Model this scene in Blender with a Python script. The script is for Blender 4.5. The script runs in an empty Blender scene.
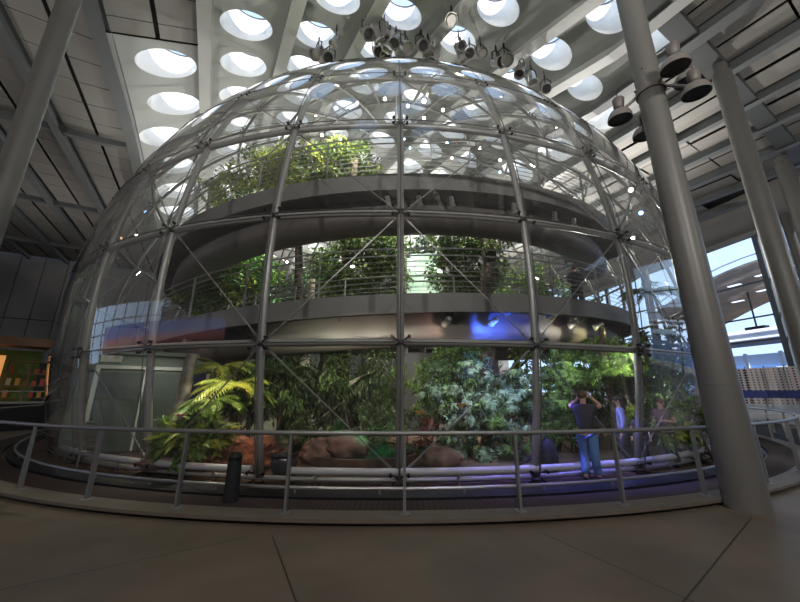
import bpy, math, random
from mathutils import Vector, Matrix
random.seed(7)
R_ = math.radians
sc = bpy.context.scene
col = sc.collection

# ------------------------------------------------------------------ camera
CAMZ = 1.66
cam = bpy.data.objects.new('camera', bpy.data.cameras.new('camera'))
col.objects.link(cam)
cam.location = (0, 0, CAMZ)
cam.rotation_euler = (math.pi/2 + 0.2623, 0, 0)
cam.rotation_euler = (Matrix.Rotation(math.pi/2 + 0.2623, 3, 'X') @ Matrix.Rotation(0.0026, 3, 'Z')).to_euler()
cam.data.sensor_width = 36.0
cam.data.lens = 340.0/800.0*36.0
cam.data.clip_end = 500
sc.camera = cam

# ------------------------------------------------------------------ sky, sun, exposure
w = bpy.data.worlds.new('sky'); sc.world = w; w.use_nodes = True
nt = w.node_tree; bg = nt.nodes['Background']
bg.inputs[0].default_value = (0.50, 0.70, 1.0, 1); bg.inputs[1].default_value = 1.7
sun = bpy.data.objects.new('sun', bpy.data.lights.new('sun', 'SUN')); col.objects.link(sun)
sun.data.energy = 8.0; sun.data.angle = R_(1.0); sun.data.color = (1.0, 0.95, 0.88)
A = R_(-29.5)
EU = Vector((math.sin(A), math.cos(A), 0)); EV = Vector((math.cos(A), -math.sin(A), 0))
sun_dir = (EU*1.45 - EV*0.10 + Vector((0, 0, -1.0))).normalized()
sun.rotation_euler = sun_dir.to_track_quat('-Z', 'Y').to_euler()
sun.location = (0, -10, 40)
def area(name, loc, size, power, colr, aim, size_y=None):
    L = bpy.data.lights.new(name, 'AREA'); L.energy = power; L.color = colr; L.size = size
    if size_y: L.shape = 'RECTANGLE'; L.size_y = size_y
    o = bpy.data.objects.new(name, L); col.objects.link(o); o.location = loc
    o.rotation_euler = (Vector(aim)-Vector(loc)).to_track_quat('-Z', 'Y').to_euler(); return o
# unseen fill lights added to brighten the ceiling from below
UPC = (1.0, .96, .90)
for loc, p, aim in (((-4, -7, 9.5), 900, (3, 11, 19)), ((5, -8, 9.5), 1200, (6, 11, 19)), ((16, -5, 9.5), 450, (14, 6, 19)), ((-20, 6, 8.5), 260, (-16, 16, 19)),
                    ((24, 10, 9), 300, (20, 20, 19)), ((-19, 34, 9), 350, (-10, 30, 20)), ((17, 33, 12), 4200, (5, 26, 21)), ((3, 38, 11), 4800, (3, 37, 22)), ((-13, 34, 11), 2000, (-11, 32, 22)), ((18, 21, 12), 1000, (8, 22, 22)), ((-17, 20, 12), 350, (-6, 22, 22)), ((-30, 26, 9), 200, (-30, 30, 19))):
    area('ceiling_fill', loc, .45, p, UPC, aim).data.shape = 'DISK'
sc.view_settings.view_transform = 'Standard'
sc.view_settings.look = 'None'
sc.view_settings.exposure = 0.0
sc.view_settings.gamma = 1.0
sc.view_settings.use_curve_mapping = False
sc.cycles.transparent_max_bounces = 40
sc.cycles.max_bounces = 7
sc.cycles.diffuse_bounces = 4
sc.cycles.glossy_bounces = 4
sc.cycles.sample_clamp_indirect = 6.0
sc.cycles.use_denoising = True
sc.cycles.caustics_reflective = False

# ------------------------------------------------------------------ helpers
class MB:
    def __init__(s): s.v = []; s.f = []; s.m = []; s.uv = None
    def add(s, vs, fs, m=0):
        o = len(s.v); s.v.extend([tuple(a) for a in vs])
        for f in fs: s.f.append(tuple(i+o for i in f)); s.m.append(m)
    def box(s, c, size, rot=None, m=0):
        hx, hy, hz = size[0]/2, size[1]/2, size[2]/2
        c = Vector(c)
        ps = [Vector((x, y, z)) for z in (-hz, hz) for y in (-hy, hy) for x in (-hx, hx)]
        if rot is not None:
            M = rot if isinstance(rot, Matrix) else Matrix.Rotation(rot, 3, 'Z')
            ps = [M @ p for p in ps]
        s.add([c+p for p in ps], [(0,2,3,1),(4,5,7,6),(0,1,5,4),(2,6,7,3),(0,4,6,2),(1,3,7,5)], m)
    def tube(s, pts, r, n=8, m=0, cap=True, closed=False):
        pts = [Vector(p) for p in pts]; k = len(pts)
        rs = r if isinstance(r, (list, tuple)) else [r]*k
        ref = None; vs = []
        for i, p in enumerate(pts):
            if closed: d = pts[(i+1) % k]-pts[(i-1) % k]
            else: d = pts[min(i+1, k-1)]-pts[max(i-1, 0)]
            d.normalize()
            if ref is None:
                ref = Vector((0, 0, 1)) if abs(d.z) < .9 else Vector((1, 0, 0))
            a = ref - d*ref.dot(d)
            if a.length < 1e-4: a = d.orthogonal()
            a.normalize(); b = d.cross(a); ref = a
            for j in range(n):
                t = 2*math.pi*j/n
                vs.append(p+(a*math.cos(t)+b*math.sin(t))*rs[i])
        fs = []
        for i in range(k if closed else k-1):
            i2 = (i+1) % k
            for j in range(n):
                j2 = (j+1) % n
                fs.append((i*n+j, i*n+j2, i2*n+j2, i2*n+j))
        if cap and not closed:
            fs.append(tuple(range(n-1, -1, -1))); fs.append(tuple((k-1)*n+j for j in range(n)))
        s.add(vs, fs, m)
    def sweep(s, frames, prof, closed_prof=True, m=0, cap=True):
        # frames: list of functions mapping (a,b)->Vector
        n = len(prof); vs = [fr(a, b) for fr in frames for a, b in prof]; fs = []
        for i in range(len(frames)-1):
            for j in range(n if closed_prof else n-1):
                j2 = (j+1) % n
                fs.append((i*n+j, i*n+j2, (i+1)*n+j2, (i+1)*n+j))
        if cap and closed_prof:
            fs.append(tuple(range(n-1, -1, -1))); fs.append(tuple((len(frames)-1)*n+j for j in range(n)))
        s.add(vs, fs, m)
    def lathe(s, prof, M=None, n=24, m=0):
        M = M or Matrix.Identity(4); vs = []
        for r, z in prof:
            for j in range(n):
                t = 2*math.pi*j/n; vs.append(M @ Vector((r*math.cos(t), r*math.sin(t), z)))
        fs = []
        for i in range(len(prof)-1):
            for j in range(n):
                j2 = (j+1) % n; fs.append((i*n+j, i*n+j2, (i+1)*n+j2, (i+1)*n+j))
        s.add(vs, fs, m)
    def blob(s, c, rad, n=10, k=7, jit=0.0, m=0, rot=None):
        c = Vector(c); vs = []; fs = []
        for i in range(k+1):
            th = math.pi*i/k
            for j in range(n):
                t = 2*math.pi*j/n; q = 1+random.uniform(-jit, jit)
                p = Vector((math.sin(th)*math.cos(t)*rad[0]*q, math.sin(th)*math.sin(t)*rad[1]*q, math.cos(th)*rad[2]*q))
                if rot: p = rot @ p
                vs.append(c+p)
        for i in range(k):
            for j in range(n):
                j2 = (j+1) % n; fs.append((i*n+j, (i+1)*n+j, (i+1)*n+j2, i*n+j2))
        s.add(vs, fs, m)
    def build(s, name, mat, parent=None, smooth=False, loc=None):
        me = bpy.data.meshes.new(name)
        vs = s.v
        if loc is not None: vs = [(a[0]-loc[0], a[1]-loc[1], a[2]-loc[2]) for a in vs]
        me.from_pydata(vs, [], s.f); 
        mats = mat if isinstance(mat, (list, tuple)) else [mat]
        for q in mats: me.materials.append(q)
        if any(s.m): me.polygons.foreach_set('material_index', s.m)
        if smooth:
            me.polygons.foreach_set('use_smooth', [True]*len(me.polygons))
        me.validate(); me.update()
        o = bpy.data.objects.new(name, me); col.objects.link(o)
        if smooth == 'auto':
            try: me.set_sharp_from_angle(angle=R_(40))
            except Exception: pass
        if loc is not None: o.location = loc
        if parent is not None: o.parent = parent
        return o

def tag(o, label=None, cat=None, group=None, kind=None):
    if label: o['label'] = label
    if cat: o['category'] = cat
    if group: o['group'] = group
    if kind: o['kind'] = kind
    return o
def empty(name, loc=(0, 0, 0), label=None, cat=None, group=None, kind=None):
    o = bpy.data.objects.new(name, None); col.objects.link(o); o.location = loc
    o.empty_display_size = .2
    return tag(o, label, cat, group, kind)
def copy_tree(o, parent=None):
    c = o.copy(); col.objects.link(c)
    if parent is not None: c.parent = parent
    for ch in list(o.children): copy_tree(ch, c)
    return c
ORD = ['first','second','third','fourth','fifth','sixth','seventh','eighth','ninth','tenth','eleventh','twelfth','thirteenth','fourteenth','fifteenth','sixteenth','seventeenth','eighteenth','nineteenth','twentieth', 'twenty-first', 'twenty-second', 'twenty-third', 'twenty-fourth', 'twenty-fifth', 'twenty-sixth', 'twenty-seventh']

# direction of a photographed point, used to look up where measured things stand
def ray(x, y):
    x, y = x-400.0, 301.0-y; th = .2623
    c, s = math.cos(.0026), math.sin(.0026); x, y = c*x-s*y, s*x+c*y
    return Vector((x, 340*math.cos(th)-y*math.sin(th), 340*math.sin(th)+y*math.cos(th)))
def at_dist(x, y, d):            # horizontal distance d from the viewpoint
    r = ray(x, y); r = r/math.hypot(r.x, r.y)*d; return Vector((r.x, r.y, r.z+CAMZ))
def polar(az, d, z=0.0): return Vector((d*math.sin(R_(az)), d*math.cos(R_(az)), z))

# ------------------------------------------------------------------ materials
def mat(name, c, rough=.6, metal=0.0, noise=0.0, scale=4.0, bump=0.0, c2=None, spec=None, emit=None, detail=6.0, transl=0.0):
    m = bpy.data.materials.new(name); m.use_nodes = True; t = m.node_tree; b = t.nodes['Principled BSDF']
    b.inputs['Base Color'].default_value = (*c, 1); b.inputs['Roughness'].default_value = rough; b.inputs['Metallic'].default_value = metal
    if spec is not None: b.inputs['Specular IOR Level'].default_value = spec
    if emit: b.inputs['Emission Color'].default_value = (*emit[0], 1); b.inputs['Emission Strength'].default_value = emit[1]
    if noise or c2 or bump:
        tc = t.nodes.new('ShaderNodeTexCoord'); nz = t.nodes.new('ShaderNodeTexNoise')
        nz.inputs['Scale'].default_value = scale; nz.inputs['Detail'].default_value = detail
        t.links.new(tc.outputs['Object'], nz.inputs['Vector'])
        if noise or c2:
            cr = t.nodes.new('ShaderNodeValToRGB'); cc = c2 or tuple(x*(1-noise) for x in c)
            cr.color_ramp.elements[0].position = .35; cr.color_ramp.elements[1].position = .65
            cr.color_ramp.elements[0].color = (*cc, 1); cr.color_ramp.elements[1].color = (*c, 1)
            t.links.new(nz.outputs['Fac'], cr.inputs[0]); t.links.new(cr.outputs[0], b.inputs['Base Color'])
        if bump:
            bp = t.nodes.new('ShaderNodeBump'); bp.inputs['Strength'].default_value = bump; bp.inputs['Distance'].default_value = .05
            t.links.new(nz.outputs['Fac'], bp.inputs['Height']); t.links.new(bp.outputs[0], b.inputs['Normal'])
    return m
M = {}
M['steel'] = mat('painted_steel', (.24, .235, .225), .38, .55)
M['tube'] = mat('frame_tube', (.30, .295, .285), .4, .3)
M['rail'] = mat('brushed_rail', (.27, .27, .265), .38, .6)
M['dark'] = mat('dark_metal', (.02, .02, .022), .4, .5)
M['joint'] = mat('silicone_joint', (.07, .07, .07), .5)
M['rod'] = mat('steel_rod', (.24, .23, .22), .35, .6)
M['column'] = mat('column_paint', (.145, .140, .130), .42, .0, .08, .8)
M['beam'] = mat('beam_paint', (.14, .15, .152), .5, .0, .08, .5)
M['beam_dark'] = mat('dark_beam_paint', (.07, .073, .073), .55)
M['beam_lit'] = mat('lit_beam_paint', (.50, .51, .49), .5, .0, .06, .5)  # beam paint made lighter for the beams that catch more light
M['panel'] = mat('ceiling_panel', (.26, .25, .235), .8, .0, .10, .35)
M['shell'] = mat('roof_plaster', (.39, .405, .39), .8, .0, .06, .3)
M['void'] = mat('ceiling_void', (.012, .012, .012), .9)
M['white'] = mat('white_well', (.90, .89, .86), .7)
M['rim'] = mat('skylight_rim', (.10, .11, .13), .5)
M['lampbody'] = mat('lamp_body', (.15, .135, .125), .5, .2)
M['lampring'] = mat('lamp_reflector', (.21, .19, .175), .45, .2)
M['lens'] = mat('lamp_lens', (.05, .05, .055), .25, .2)
M['lenson'] = mat('lit_lens', (1, .95, .85), .4, emit=((1, .93, .8), 26.0))
M['lensblue'] = mat('lit_blue_lens', (.2, .4, 1), .4, emit=((.25, .5, 1), 16.0))
M['lenswarm'] = mat('lit_warm_lens', (1, .6, .35), .4, emit=((1, .55, .28), 9.0))
M['spotsilver'] = mat('silver_spot_body', (.42, .41, .38), .35, .7)
M['deckpaint'] = mat('walkway_steel', (.15, .145, .14), .55, .1, .1, .6)
M['girder'] = mat('girder_paint', (.10, .085, .078), .5, 0, .06, .5)
M['soil'] = mat('soil', (.09, .05, .03), .95, 0, 0, 3, .6, (.03, .018, .012))
M['rock'] = mat('artificial_rock', (.20, .125, .10), .85, 0, 0, 2.5, .8, (.08, .05, .04))
M['bark'] = mat('bark', (.085, .06, .042), .9, 0, 0, 6, .9, (.03, .022, .017))
M['palebark'] = mat('pale_bark', (.32, .29, .24), .85, 0, 0, 5, .5, (.17, .15, .12))
def leafmat(name, c, c2, scale=2.2):  # dark second tone puts shade between leaves into most leaf colours
    m = mat(name, c, .45, 0, 0, scale, 0, c2, spec=.35, detail=3)
    t = m.node_tree; b = t.nodes['Principled BSDF']; o = t.nodes['Material Output']
    tr = t.nodes.new('ShaderNodeBsdfTranslucent'); mx = t.nodes.new('ShaderNodeMixShader'); mx.inputs[0].default_value = .42
    cr = [n for n in t.nodes if n.type == 'VALTORGB'][0]
    t.links.new(cr.outputs[0], tr.inputs[0]); t.links.new(b.outputs[0], mx.inputs[1]); t.links.new(tr.outputs[0], mx.inputs[2]); t.links.new(mx.outputs[0], o.inputs[0])
    return m
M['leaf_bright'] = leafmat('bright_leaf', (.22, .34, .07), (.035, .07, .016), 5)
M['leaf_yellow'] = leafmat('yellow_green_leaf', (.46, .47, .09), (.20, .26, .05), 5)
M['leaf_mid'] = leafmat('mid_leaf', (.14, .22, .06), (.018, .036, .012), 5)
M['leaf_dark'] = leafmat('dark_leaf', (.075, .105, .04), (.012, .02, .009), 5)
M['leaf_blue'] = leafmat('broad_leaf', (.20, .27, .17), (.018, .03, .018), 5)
M['leaf_red'] = leafmat('red_leaf', (.30, .06, .05), (.09, .05, .03), 4)
M['petal'] = mat('pink_petal', (.75, .36, .33), .6)
M['orange'] = mat('orange_petal', (.8, .3, .06), .6)
M['black'] = mat('black_cloth', (.012, .012, .014), .8)
M['grey'] = mat('grey_wall', (.16, .155, .165), .7)
M['water'] = mat('pond_water', (.008, .05, .025), .06, 0, 0, 3, .15, (.01, .03, .02))

def glassmat(name, tint=(.93, .95, .94), k=1.9, haze=.0):
    m = bpy.data.materials.new(name); m.use_nodes = True; t = m.node_tree; t.nodes.clear()
    o = t.nodes.new('ShaderNodeOutputMaterial'); tr = t.nodes.new('ShaderNodeBsdfTransparent'); gl = t.nodes.new('ShaderNodeBsdfGlossy')
    # thin pane: Schlick reflectance from the viewing angle, the same from both sides
    lw = t.nodes.new('ShaderNodeLayerWeight'); lw.inputs[0].default_value = .5
    pw = t.nodes.new('ShaderNodeMath'); pw.operation = 'POWER'; pw.inputs[1].default_value = 5.0; t.links.new(lw.outputs['Facing'], pw.inputs[0])
    fr = t.nodes.new('ShaderNodeMath'); fr.operation = 'MULTIPLY_ADD'; fr.inputs[1].default_value = .96; fr.inputs[2].default_value = .04; t.links.new(pw.outputs[0], fr.inputs[0])
    mu = t.nodes.new('ShaderNodeMath'); mu.operation = 'MULTIPLY'; mu.inputs[1].default_value = k; mu.use_clamp = True
    mx = t.nodes.new('ShaderNodeMixShader'); tr.inputs[0].default_value = (*tint, 1); gl.inputs['Roughness'].default_value = .0
    t.links.new(fr.outputs[0], mu.inputs[0]); t.links.new(mu.outputs[0], mx.inputs[0])
    if haze:
        df = t.nodes.new('ShaderNodeBsdfDiffuse'); df.inputs[0].default_value = (.8, .79, .76, 1)
        mh = t.nodes.new('ShaderNodeMixShader')
        # pale haze of slanting reflections mixed in as diffuse, faint face-on
        p2 = t.nodes.new('ShaderNodeMath'); p2.operation = 'POWER'; p2.inputs[1].default_value = 2.5; t.links.new(lw.outputs['Facing'], p2.inputs[0])
        ma = t.nodes.new('ShaderNodeMath'); ma.operation = 'MULTIPLY_ADD'; ma.inputs[1].default_value = haze*9; ma.inputs[2].default_value = haze*.4; t.links.new(p2.outputs[0], ma.inputs[0]); t.links.new(ma.outputs[0], mh.inputs[0])
        t.links.new(tr.outputs[0], mh.inputs[1]); t.links.new(df.outputs[0], mh.inputs[2]); t.links.new(mh.outputs[0], mx.inputs[1])
    else: t.links.new(tr.outputs[0], mx.inputs[1])
    t.links.new(gl.outputs[0], mx.inputs[2]); t.links.new(mx.outputs[0], o.inputs[0])
    return m
M['glass'] = glassmat('dome_glass', (.965, .975, .97), 1.5, haze=.028)
M['clear'] = glassmat('window_glass', (.95, .97, 1.0), 1.2)

# polished concrete floor with saw-cut joints
def floormat():
    m = mat('polished_concrete', (.175, .137, .100), .30, 0, 0, .9, 0, (.120, .094, .068), spec=.45)
    t = m.node_tree; b = t.nodes['Principled BSDF']
    cr = [n for n in t.nodes if n.type == 'VALTORGB'][0]; tc = [n for n in t.nodes if n.type == 'TEX_COORD'][0]
    sx = t.nodes.new('ShaderNodeSeparateXYZ'); t.links.new(tc.outputs['Object'], sx.inputs[0])
    def mth(op, a, bb=None):
        n = t.nodes.new('ShaderNodeMath'); n.operation = op
        for i, q in enumerate((a, bb)):
            if q is None: continue
            if isinstance(q, (int, float)): n.inputs[i].default_value = q
            else: t.links.new(q, n.inputs[i])
        return n.outputs[0]
    acc = None
    X, Y = sx.outputs[0], sx.outputs[1]
    segs = [((-1.55, 4.83), (-.55, 2.9)), ((-6.5, 2.2), (-1.7, 4.98)), ((1.89, 5.02), (4.3, 0.1)), ((-1.98+4.1, 2.9+.2), (5.16, 5.63)), ((-9, 1.5), (-6.5, 2.2))]
    segs = [((-1.62, 4.95), (.4, 1.0)), ((-7.5, 1.1), (-1.9, 4.9)), ((1.85, 5.05), (3.35, 1.9)), ((1.2, 2.55), (5.16, 5.63))]
    for (x0, y0), (x1, y1) in segs:
        L = math.hypot(x1-x0, y1-y0); dx, dy = (x1-x0)/L, (y1-y0)/L
        u = mth('ADD', mth('MULTIPLY', X, dx), mth('MULTIPLY', Y, dy)); u = mth('SUBTRACT', u, x0*dx+y0*dy)
        v = mth('ADD', mth('MULTIPLY', X, -dy), mth('MULTIPLY', Y, dx)); v = mth('SUBTRACT', v, -x0*dy+y0*dx)
        k = mth('LESS_THAN', mth('ABSOLUTE', v), .009)
        k = mth('MULTIPLY', k, mth('LESS_THAN', mth('ABSOLUTE', mth('SUBTRACT', u, L/2)), L/2))
        acc = k if acc is None else mth('MAXIMUM', acc, k)
    mx = t.nodes.new('ShaderNodeMix'); mx.data_type = 'RGBA'
    t.links.new(acc, mx.inputs['Factor']); t.links.new(cr.outputs[0], mx.inputs['A']); mx.inputs['B'].default_value = (.035, .028, .022, 1)
    t.links.new(mx.outputs['Result'], b.inputs['Base Color'])
    n2 = t.nodes.new('ShaderNodeTexNoise'); n2.inputs['Scale'].default_value = 1.7; t.links.new(tc.outputs['Object'], n2.inputs['Vector'])
    mr = t.nodes.new('ShaderNodeMapRange'); mr.inputs['To Min'].default_value = .36; mr.inputs['To Max'].default_value = .52
    t.links.new(n2.outputs['Fac'], mr.inputs['Value']); t.links.new(mr.outputs[0], b.inputs['Roughness'])
    return m
M['floor'] = floormat()
def plankmat(name, c, c2, w=.14):
    m = mat(name, c, .8, 0, 0, 1, 0, None, spec=.15); t = m.node_tree; b = t.nodes['Principled BSDF']
    tc = t.nodes.new('ShaderNodeTexCoord'); wv = t.nodes.new('ShaderNodeTexWave'); wv.bands_direction = 'X'; wv.wave_profile = 'SAW'
    wv.inputs['Scale'].default_value = 1/(w*6.2832)*3.14; wv.inputs['Distortion'].default_value = 0
    cr = t.nodes.new('ShaderNodeValToRGB'); cr.color_ramp.elements[0].position = 0; cr.color_ramp.elements[0].color = (.004, .004, .004, 1)
    e = cr.color_ramp.elements.new(.10); e.color = (*c2, 1); cr.color_ramp.elements[2].position = 1; cr.color_ramp.elements[2].color = (*c, 1)
    t.links.new(tc.outputs['Object'], wv.inputs['Vector']); t.links.new(wv.outputs['Fac'], cr.inputs[0]); t.links.new(cr.outputs[0], b.inputs['Base Color'])
    return m
M['deck'] = plankmat('deck_boards', (.065, .047, .042), (.042, .032, .029))
M['curb'] = mat('curb_stone', (.15, .125, .10), .5, 0, .15, 3)

# ------------------------------------------------------------------ setting: floors
CX, CY, CZ, RD = -0.42, 22.04, 4.04, 15.55
def dpt(r, lon, z): t = R_(lon); return Vector((CX+r*math.sin(t), CY-r*math.cos(t), z))
def ring_slab(name, r0, r1, z0, z1, m, parent=None, n=180, a0=-180, a1=180):
    b = MB(); fr = []
    for i in range(n+1):
        a = a0+(a1-a0)*i/n; fr.append((lambda a: (lambda r, z: dpt(r, a, z)))(a))
    b.sweep(fr, [(r0, z0), (r1, z0), (r1, z1), (r0, z1)], cap=(a1-a0) < 359)
    return b.build(name, m, parent)
b = MB(); b.add([(-95, -45, -.1), (95, -45, -.1), (95, 110, -.1), (-95, 110, -.1)], [(0, 1, 2, 3)]); tag(b.build('floor', M['floor']), kind='structure')
tag(ring_slab('floor', 15.9, 16.5, -.09, -.03, M['deck']), kind='structure')
ring_slab_o = tag(ring_slab('trim_1', 16.48, 16.86, -.045, 0.0, M['curb']), kind='structure')
tag(ring_slab('trim_2', 16.5, 16.78, -.099, -.045, M['dark']), kind='structure')  # dark ring put in as the shadow gap beneath the curb
tag(ring_slab('trim_3', 15.42, 15.82, -.09, -.015, M['dark']), kind='structure')
b = MB()
N = 96
vs = [(CX, CY, -.06)]; fs = []
for k, r in enumerate([3, 6, 9, 12, 13.5, 15.41]):
    for j in range(N):
        p = dpt(r, 360*j/N, -.06 + (0 if r > 13 else .25*math.sin(j*.31)*math.sin(r)+.1)); vs.append(p)
for j in range(N): fs.append((0, 1+(j+1) % N, 1+j))
for k in range(5):
    for j in range(N): fs.append((1+k*N+j, 1+k*N+(j+1) % N, 1+(k+1)*N+(j+1) % N, 1+(k+1)*N+j))
b.add(vs, fs); tag(b.build('floor', M['soil']), kind='structure')

# ------------------------------------------------------------------ setting: roof
Z0 = 16.5
def bump(u, v):
    r2 = ((u-24)/21.0)**2+((v-8)/15.0)**2
    return max(0.0, 1-r2)**1.15
def roofz(u, v): return Z0*(1+.25*bump(u, v))+CAMZ
def rp(u, v, dz=0.0): p = EU*u+EV*v; return Vector((p.x, p.y, roofz(u, v)+dz))
def hit(x, y):                 # where the sight line meets the roof
    r = ray(x, y); k = Z0/r.z
    for _ in range(60):
        p = r*k; u, v = p.dot(EU), p.dot(EV); k = (roofz(u, v)-CAMZ)/r.z
    return u, v, r*k
def hv(*pts):
    q = [hit(*p)[1] for p in pts]; return sum(q)/len(q)
beams = [-.612*Z0, hv((85, 0), (107, 50), (128, 110), (145, 158)), hv((205, 0), (207, 90)), hv((301, 0), (276, 74)), hv((386, 0), (342, 57)), hv((471, 0), (417, 44)),
         hv((602, 3), (498, 50)), hv((670, 30), (600, 52), (528, 74)), hv((636, 88), (562, 108)), 1.31*Z0, 1.534*Z0, 1.733*Z0]
print('BEAMS', [round(x/Z0, 3) for x in beams])
sp = .2136*Z0
left = [beams[0]-sp*k for k in range(1, 13)][::-1]
right = [beams[-1]+sp*k for k in range(1, 12)]
allv = left+beams+right
U0, U1 = -30.0, 57.4
FA, FB = Vector((30.9, 36.8, 0)), Vector((36.2, 12.0, 0))     # line of the glass facade on the right
FD = (FB-FA).normalized(); FN = Vector((FD.y, -FD.x, 0));  FN = FN if FN.dot(Vector((0, 0, 0))-FA) > 0 else -FN
def inside(u, v, margin=0.0): return (EU*u+EV*v-FA).dot(FN) > margin

def isec_u(v, margin):  # inside range helper not needed for sparse grid
    return True
# beams along the hall
def beam_mesh(v, u0, u1, dep, wid, mname):
    b = MB(); n = max(2, int((u1-u0)/1.2)); fr = []
    for i in range(n+1):
        u = u0+(u1-u0)*i/n
        fr.append((lambda u: (lambda a, c: rp(u, v+a, 0)*1.0+Vector((0, 0, c+roofz(u, v)-roofz(u, v+a)))))(u))
    f = wid/2; w_ = .03
    prof = [(-f, -dep), (f, -dep), (f, -dep+.05), (w_, -dep+.05), (w_, .1), (f, .1), (f, .15), (-f, .15), (-f, .1), (-w_, .1), (-w_, -dep+.05), (-f, -dep+.05)]
    b.sweep(fr, prof); return b.build('trim_%d' % mname, M['beam'] if not (0 < allv.index(v)-len(left)-1 < 7) else M['beam_lit'])
ti = 10
for v in allv:
    us = [U0+i*.8 for i in range(int((U1-U0)/.8)+1)]; us = [u for u in us if inside(u, v, .5)]
    if len(us) < 4: continue
    k = allv.index(v)-len(left)
    o = beam_mesh(v, us[0], min(us[-1], U1-.3), .62, .62 if 0 < k < 9 else .42, ti); ti += 1; tag(o, kind='structure')

# skylight rows measured between the beams
meas = {1: [(167, 66, 51), (175, 106, 43), (164, 139, 36)], 2: [(247, 28, 48), (244, 67, 40)], 3: [(337, 0, 50), (314, 37, 40), (302, 65, 36)],
        4: [(400, 16, 44), (365, 48, 38)], 5: [(498, 11, 46), (450, 38, 39)], 6: [(610, 15, 56), (541, 47, 42), (484, 65, 36)], 7: [(655, 47, 58), (575, 80, 42)], 8: [(603, 116, 42)]}
skyl = {}
for k, pts in meas.items():
    L = []
    for x, y, wd in pts:
        u, v, P = hit(x, y-2)
        dep = P.dot(Vector((0, math.cos(.2623), math.sin(.2623)))); L.append([u, v, wd/340.0*dep/2])
    L.sort()
    va, vb = beams[k], beams[k+1]; half = (vb-va)/2
    rm = min(sum(q[2] for q in L)/len(L), half-.28)
    pitch = (L[-1][0]-L[0][0])/(len(L)-1) if len(L) > 1 else 3.6
    pitch = max(pitch, 2*rm+.35)
    for q in L: q[2] = rm; q[1] = min(max(q[1], va+rm+.22), vb-rm-.22)
    for i in range(1, len(L)):
        if L[i][0]-L[i-1][0] < 2*rm+.3: L[i][0] = L[i-1][0]+2*rm+.3
    umin = 4.1 if k >= 5 else 0.0
    if k == 1: umin = 15.5
    vm = (va+vb)/2
    while L[0][0]-pitch-rm > umin+.1 : L.insert(0, [L[0][0]-pitch, vm, rm])
    while L[-1][0]+pitch+rm < 42: L.append([L[-1][0]+pitch, vm, rm])
    skyl[k] = (L, pitch, umin)
    print('row', k, 'r %.2f pitch %.2f' % (rm, pitch), [round(q[0], 1) for q in L][:4])

shell = MB(); wi = 2
SUNK = M['shell']
rows_panel = []                # (va, vb, u0, u1) ranges that carry acoustic panels
for idx in range(len(allv)-1):
    va, vb = allv[idx], allv[idx+1]; k = idx-len(left)
    if k in skyl:
        L, pitch, umin = skyl[k]
        edges = [max(umin, L[0][0]-pitch/2)]
        for i in range(len(L)-1): edges.append((L[i][0]+L[i+1][0])/2)
        edges.append(L[-1][0]+pitch/2)
        rows_panel.append((va, vb, U0, edges[0], k)); rows_panel.append((va, vb, edges[-1], U1, k))
        for i, (uc, vc, r) in enumerate(L):
            ua, ub = edges[i], edges[i+1]
            ua = min(ua, uc-r-.08); ub = max(ub, uc+r+.08)
            angs = sorted([2*math.pi*j/44 for j in range(44)]+[math.atan2(y-vc, x-uc) % (2*math.pi) for x in (ua, ub) for y in (va, vb)])
            n = len(angs); vs = []
            for a in angs:
                cu, cv = math.cos(a), math.sin(a); ts = []
                if abs(cu) > 1e-6: ts.append(((ub if cu > 0 else ua)-uc)/cu)
                if abs(cv) > 1e-6: ts.append(((vb if cv > 0 else va)-vc)/cv)
                t1 = min(ts)
                for s_ in (0, .5, 1): e_ = 1/math.sqrt((cu/.78)**2+cv**2); t = r*e_+(t1-r*e_)*s_; vs.append(rp(uc+cu*t, vc+cv*t))
            fs = []
            for j in range(n):
                j2 = (j+1) % n
                for q in (0, 1): fs.append((j*3+q, j2*3+q, j2*3+q+1, j*3+q+1))
            shell.add(vs, fs)
            # the light well with its rim and glass
            b = MB(); H = 1.9; nn = 40; vs = []
            for lev in (0, .5, 1):
                for j in range(nn):
                    a = 2*math.pi*j/nn; p = rp(uc+.78*r*math.cos(a), vc+r*math.sin(a)); top = roofz(uc, vc)+H
                    vs.append(Vector((p.x, p.y, p.z+(top-p.z)*lev)))
            fs = [(l*nn+j, (l+1)*nn+j, (l+1)*nn+(j+1) % nn, l*nn+(j+1) % nn) for l in (0, 1) for j in range(nn)]
            b.add(vs, fs); well = tag(b.build('window_%d' % wi, M['white'], smooth=True), kind='structure'); wi += 1
            b = MB(); c = rp(uc, vc); c.z = roofz(uc, vc)+H
            SQ = Matrix.Translation(c) @ Matrix.Rotation(-A, 4, 'Z') @ Matrix.Diagonal((1, .78, 1, 1))
            for r0, r1, z0, z1 in ((r*.96, r+.02, -.03, .03),):
                b.lathe([(r1, z0), (r0, z0), (r0, z1), (r1, z1)], SQ, nn)
            b.build('window_frame', M['rim'], well)
            b = MB(); b.lathe([(r*.99, 0), (r*.7, r*.14), (r*.35, r*.2), (0.001, r*.22)], SQ, nn); b.build('glass', M['clear'], well, smooth=True)
    else:
        rows_panel.append((va, vb, U0, U1, k))
tag(shell.build('ceiling', M['shell']), kind='structure')

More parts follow.
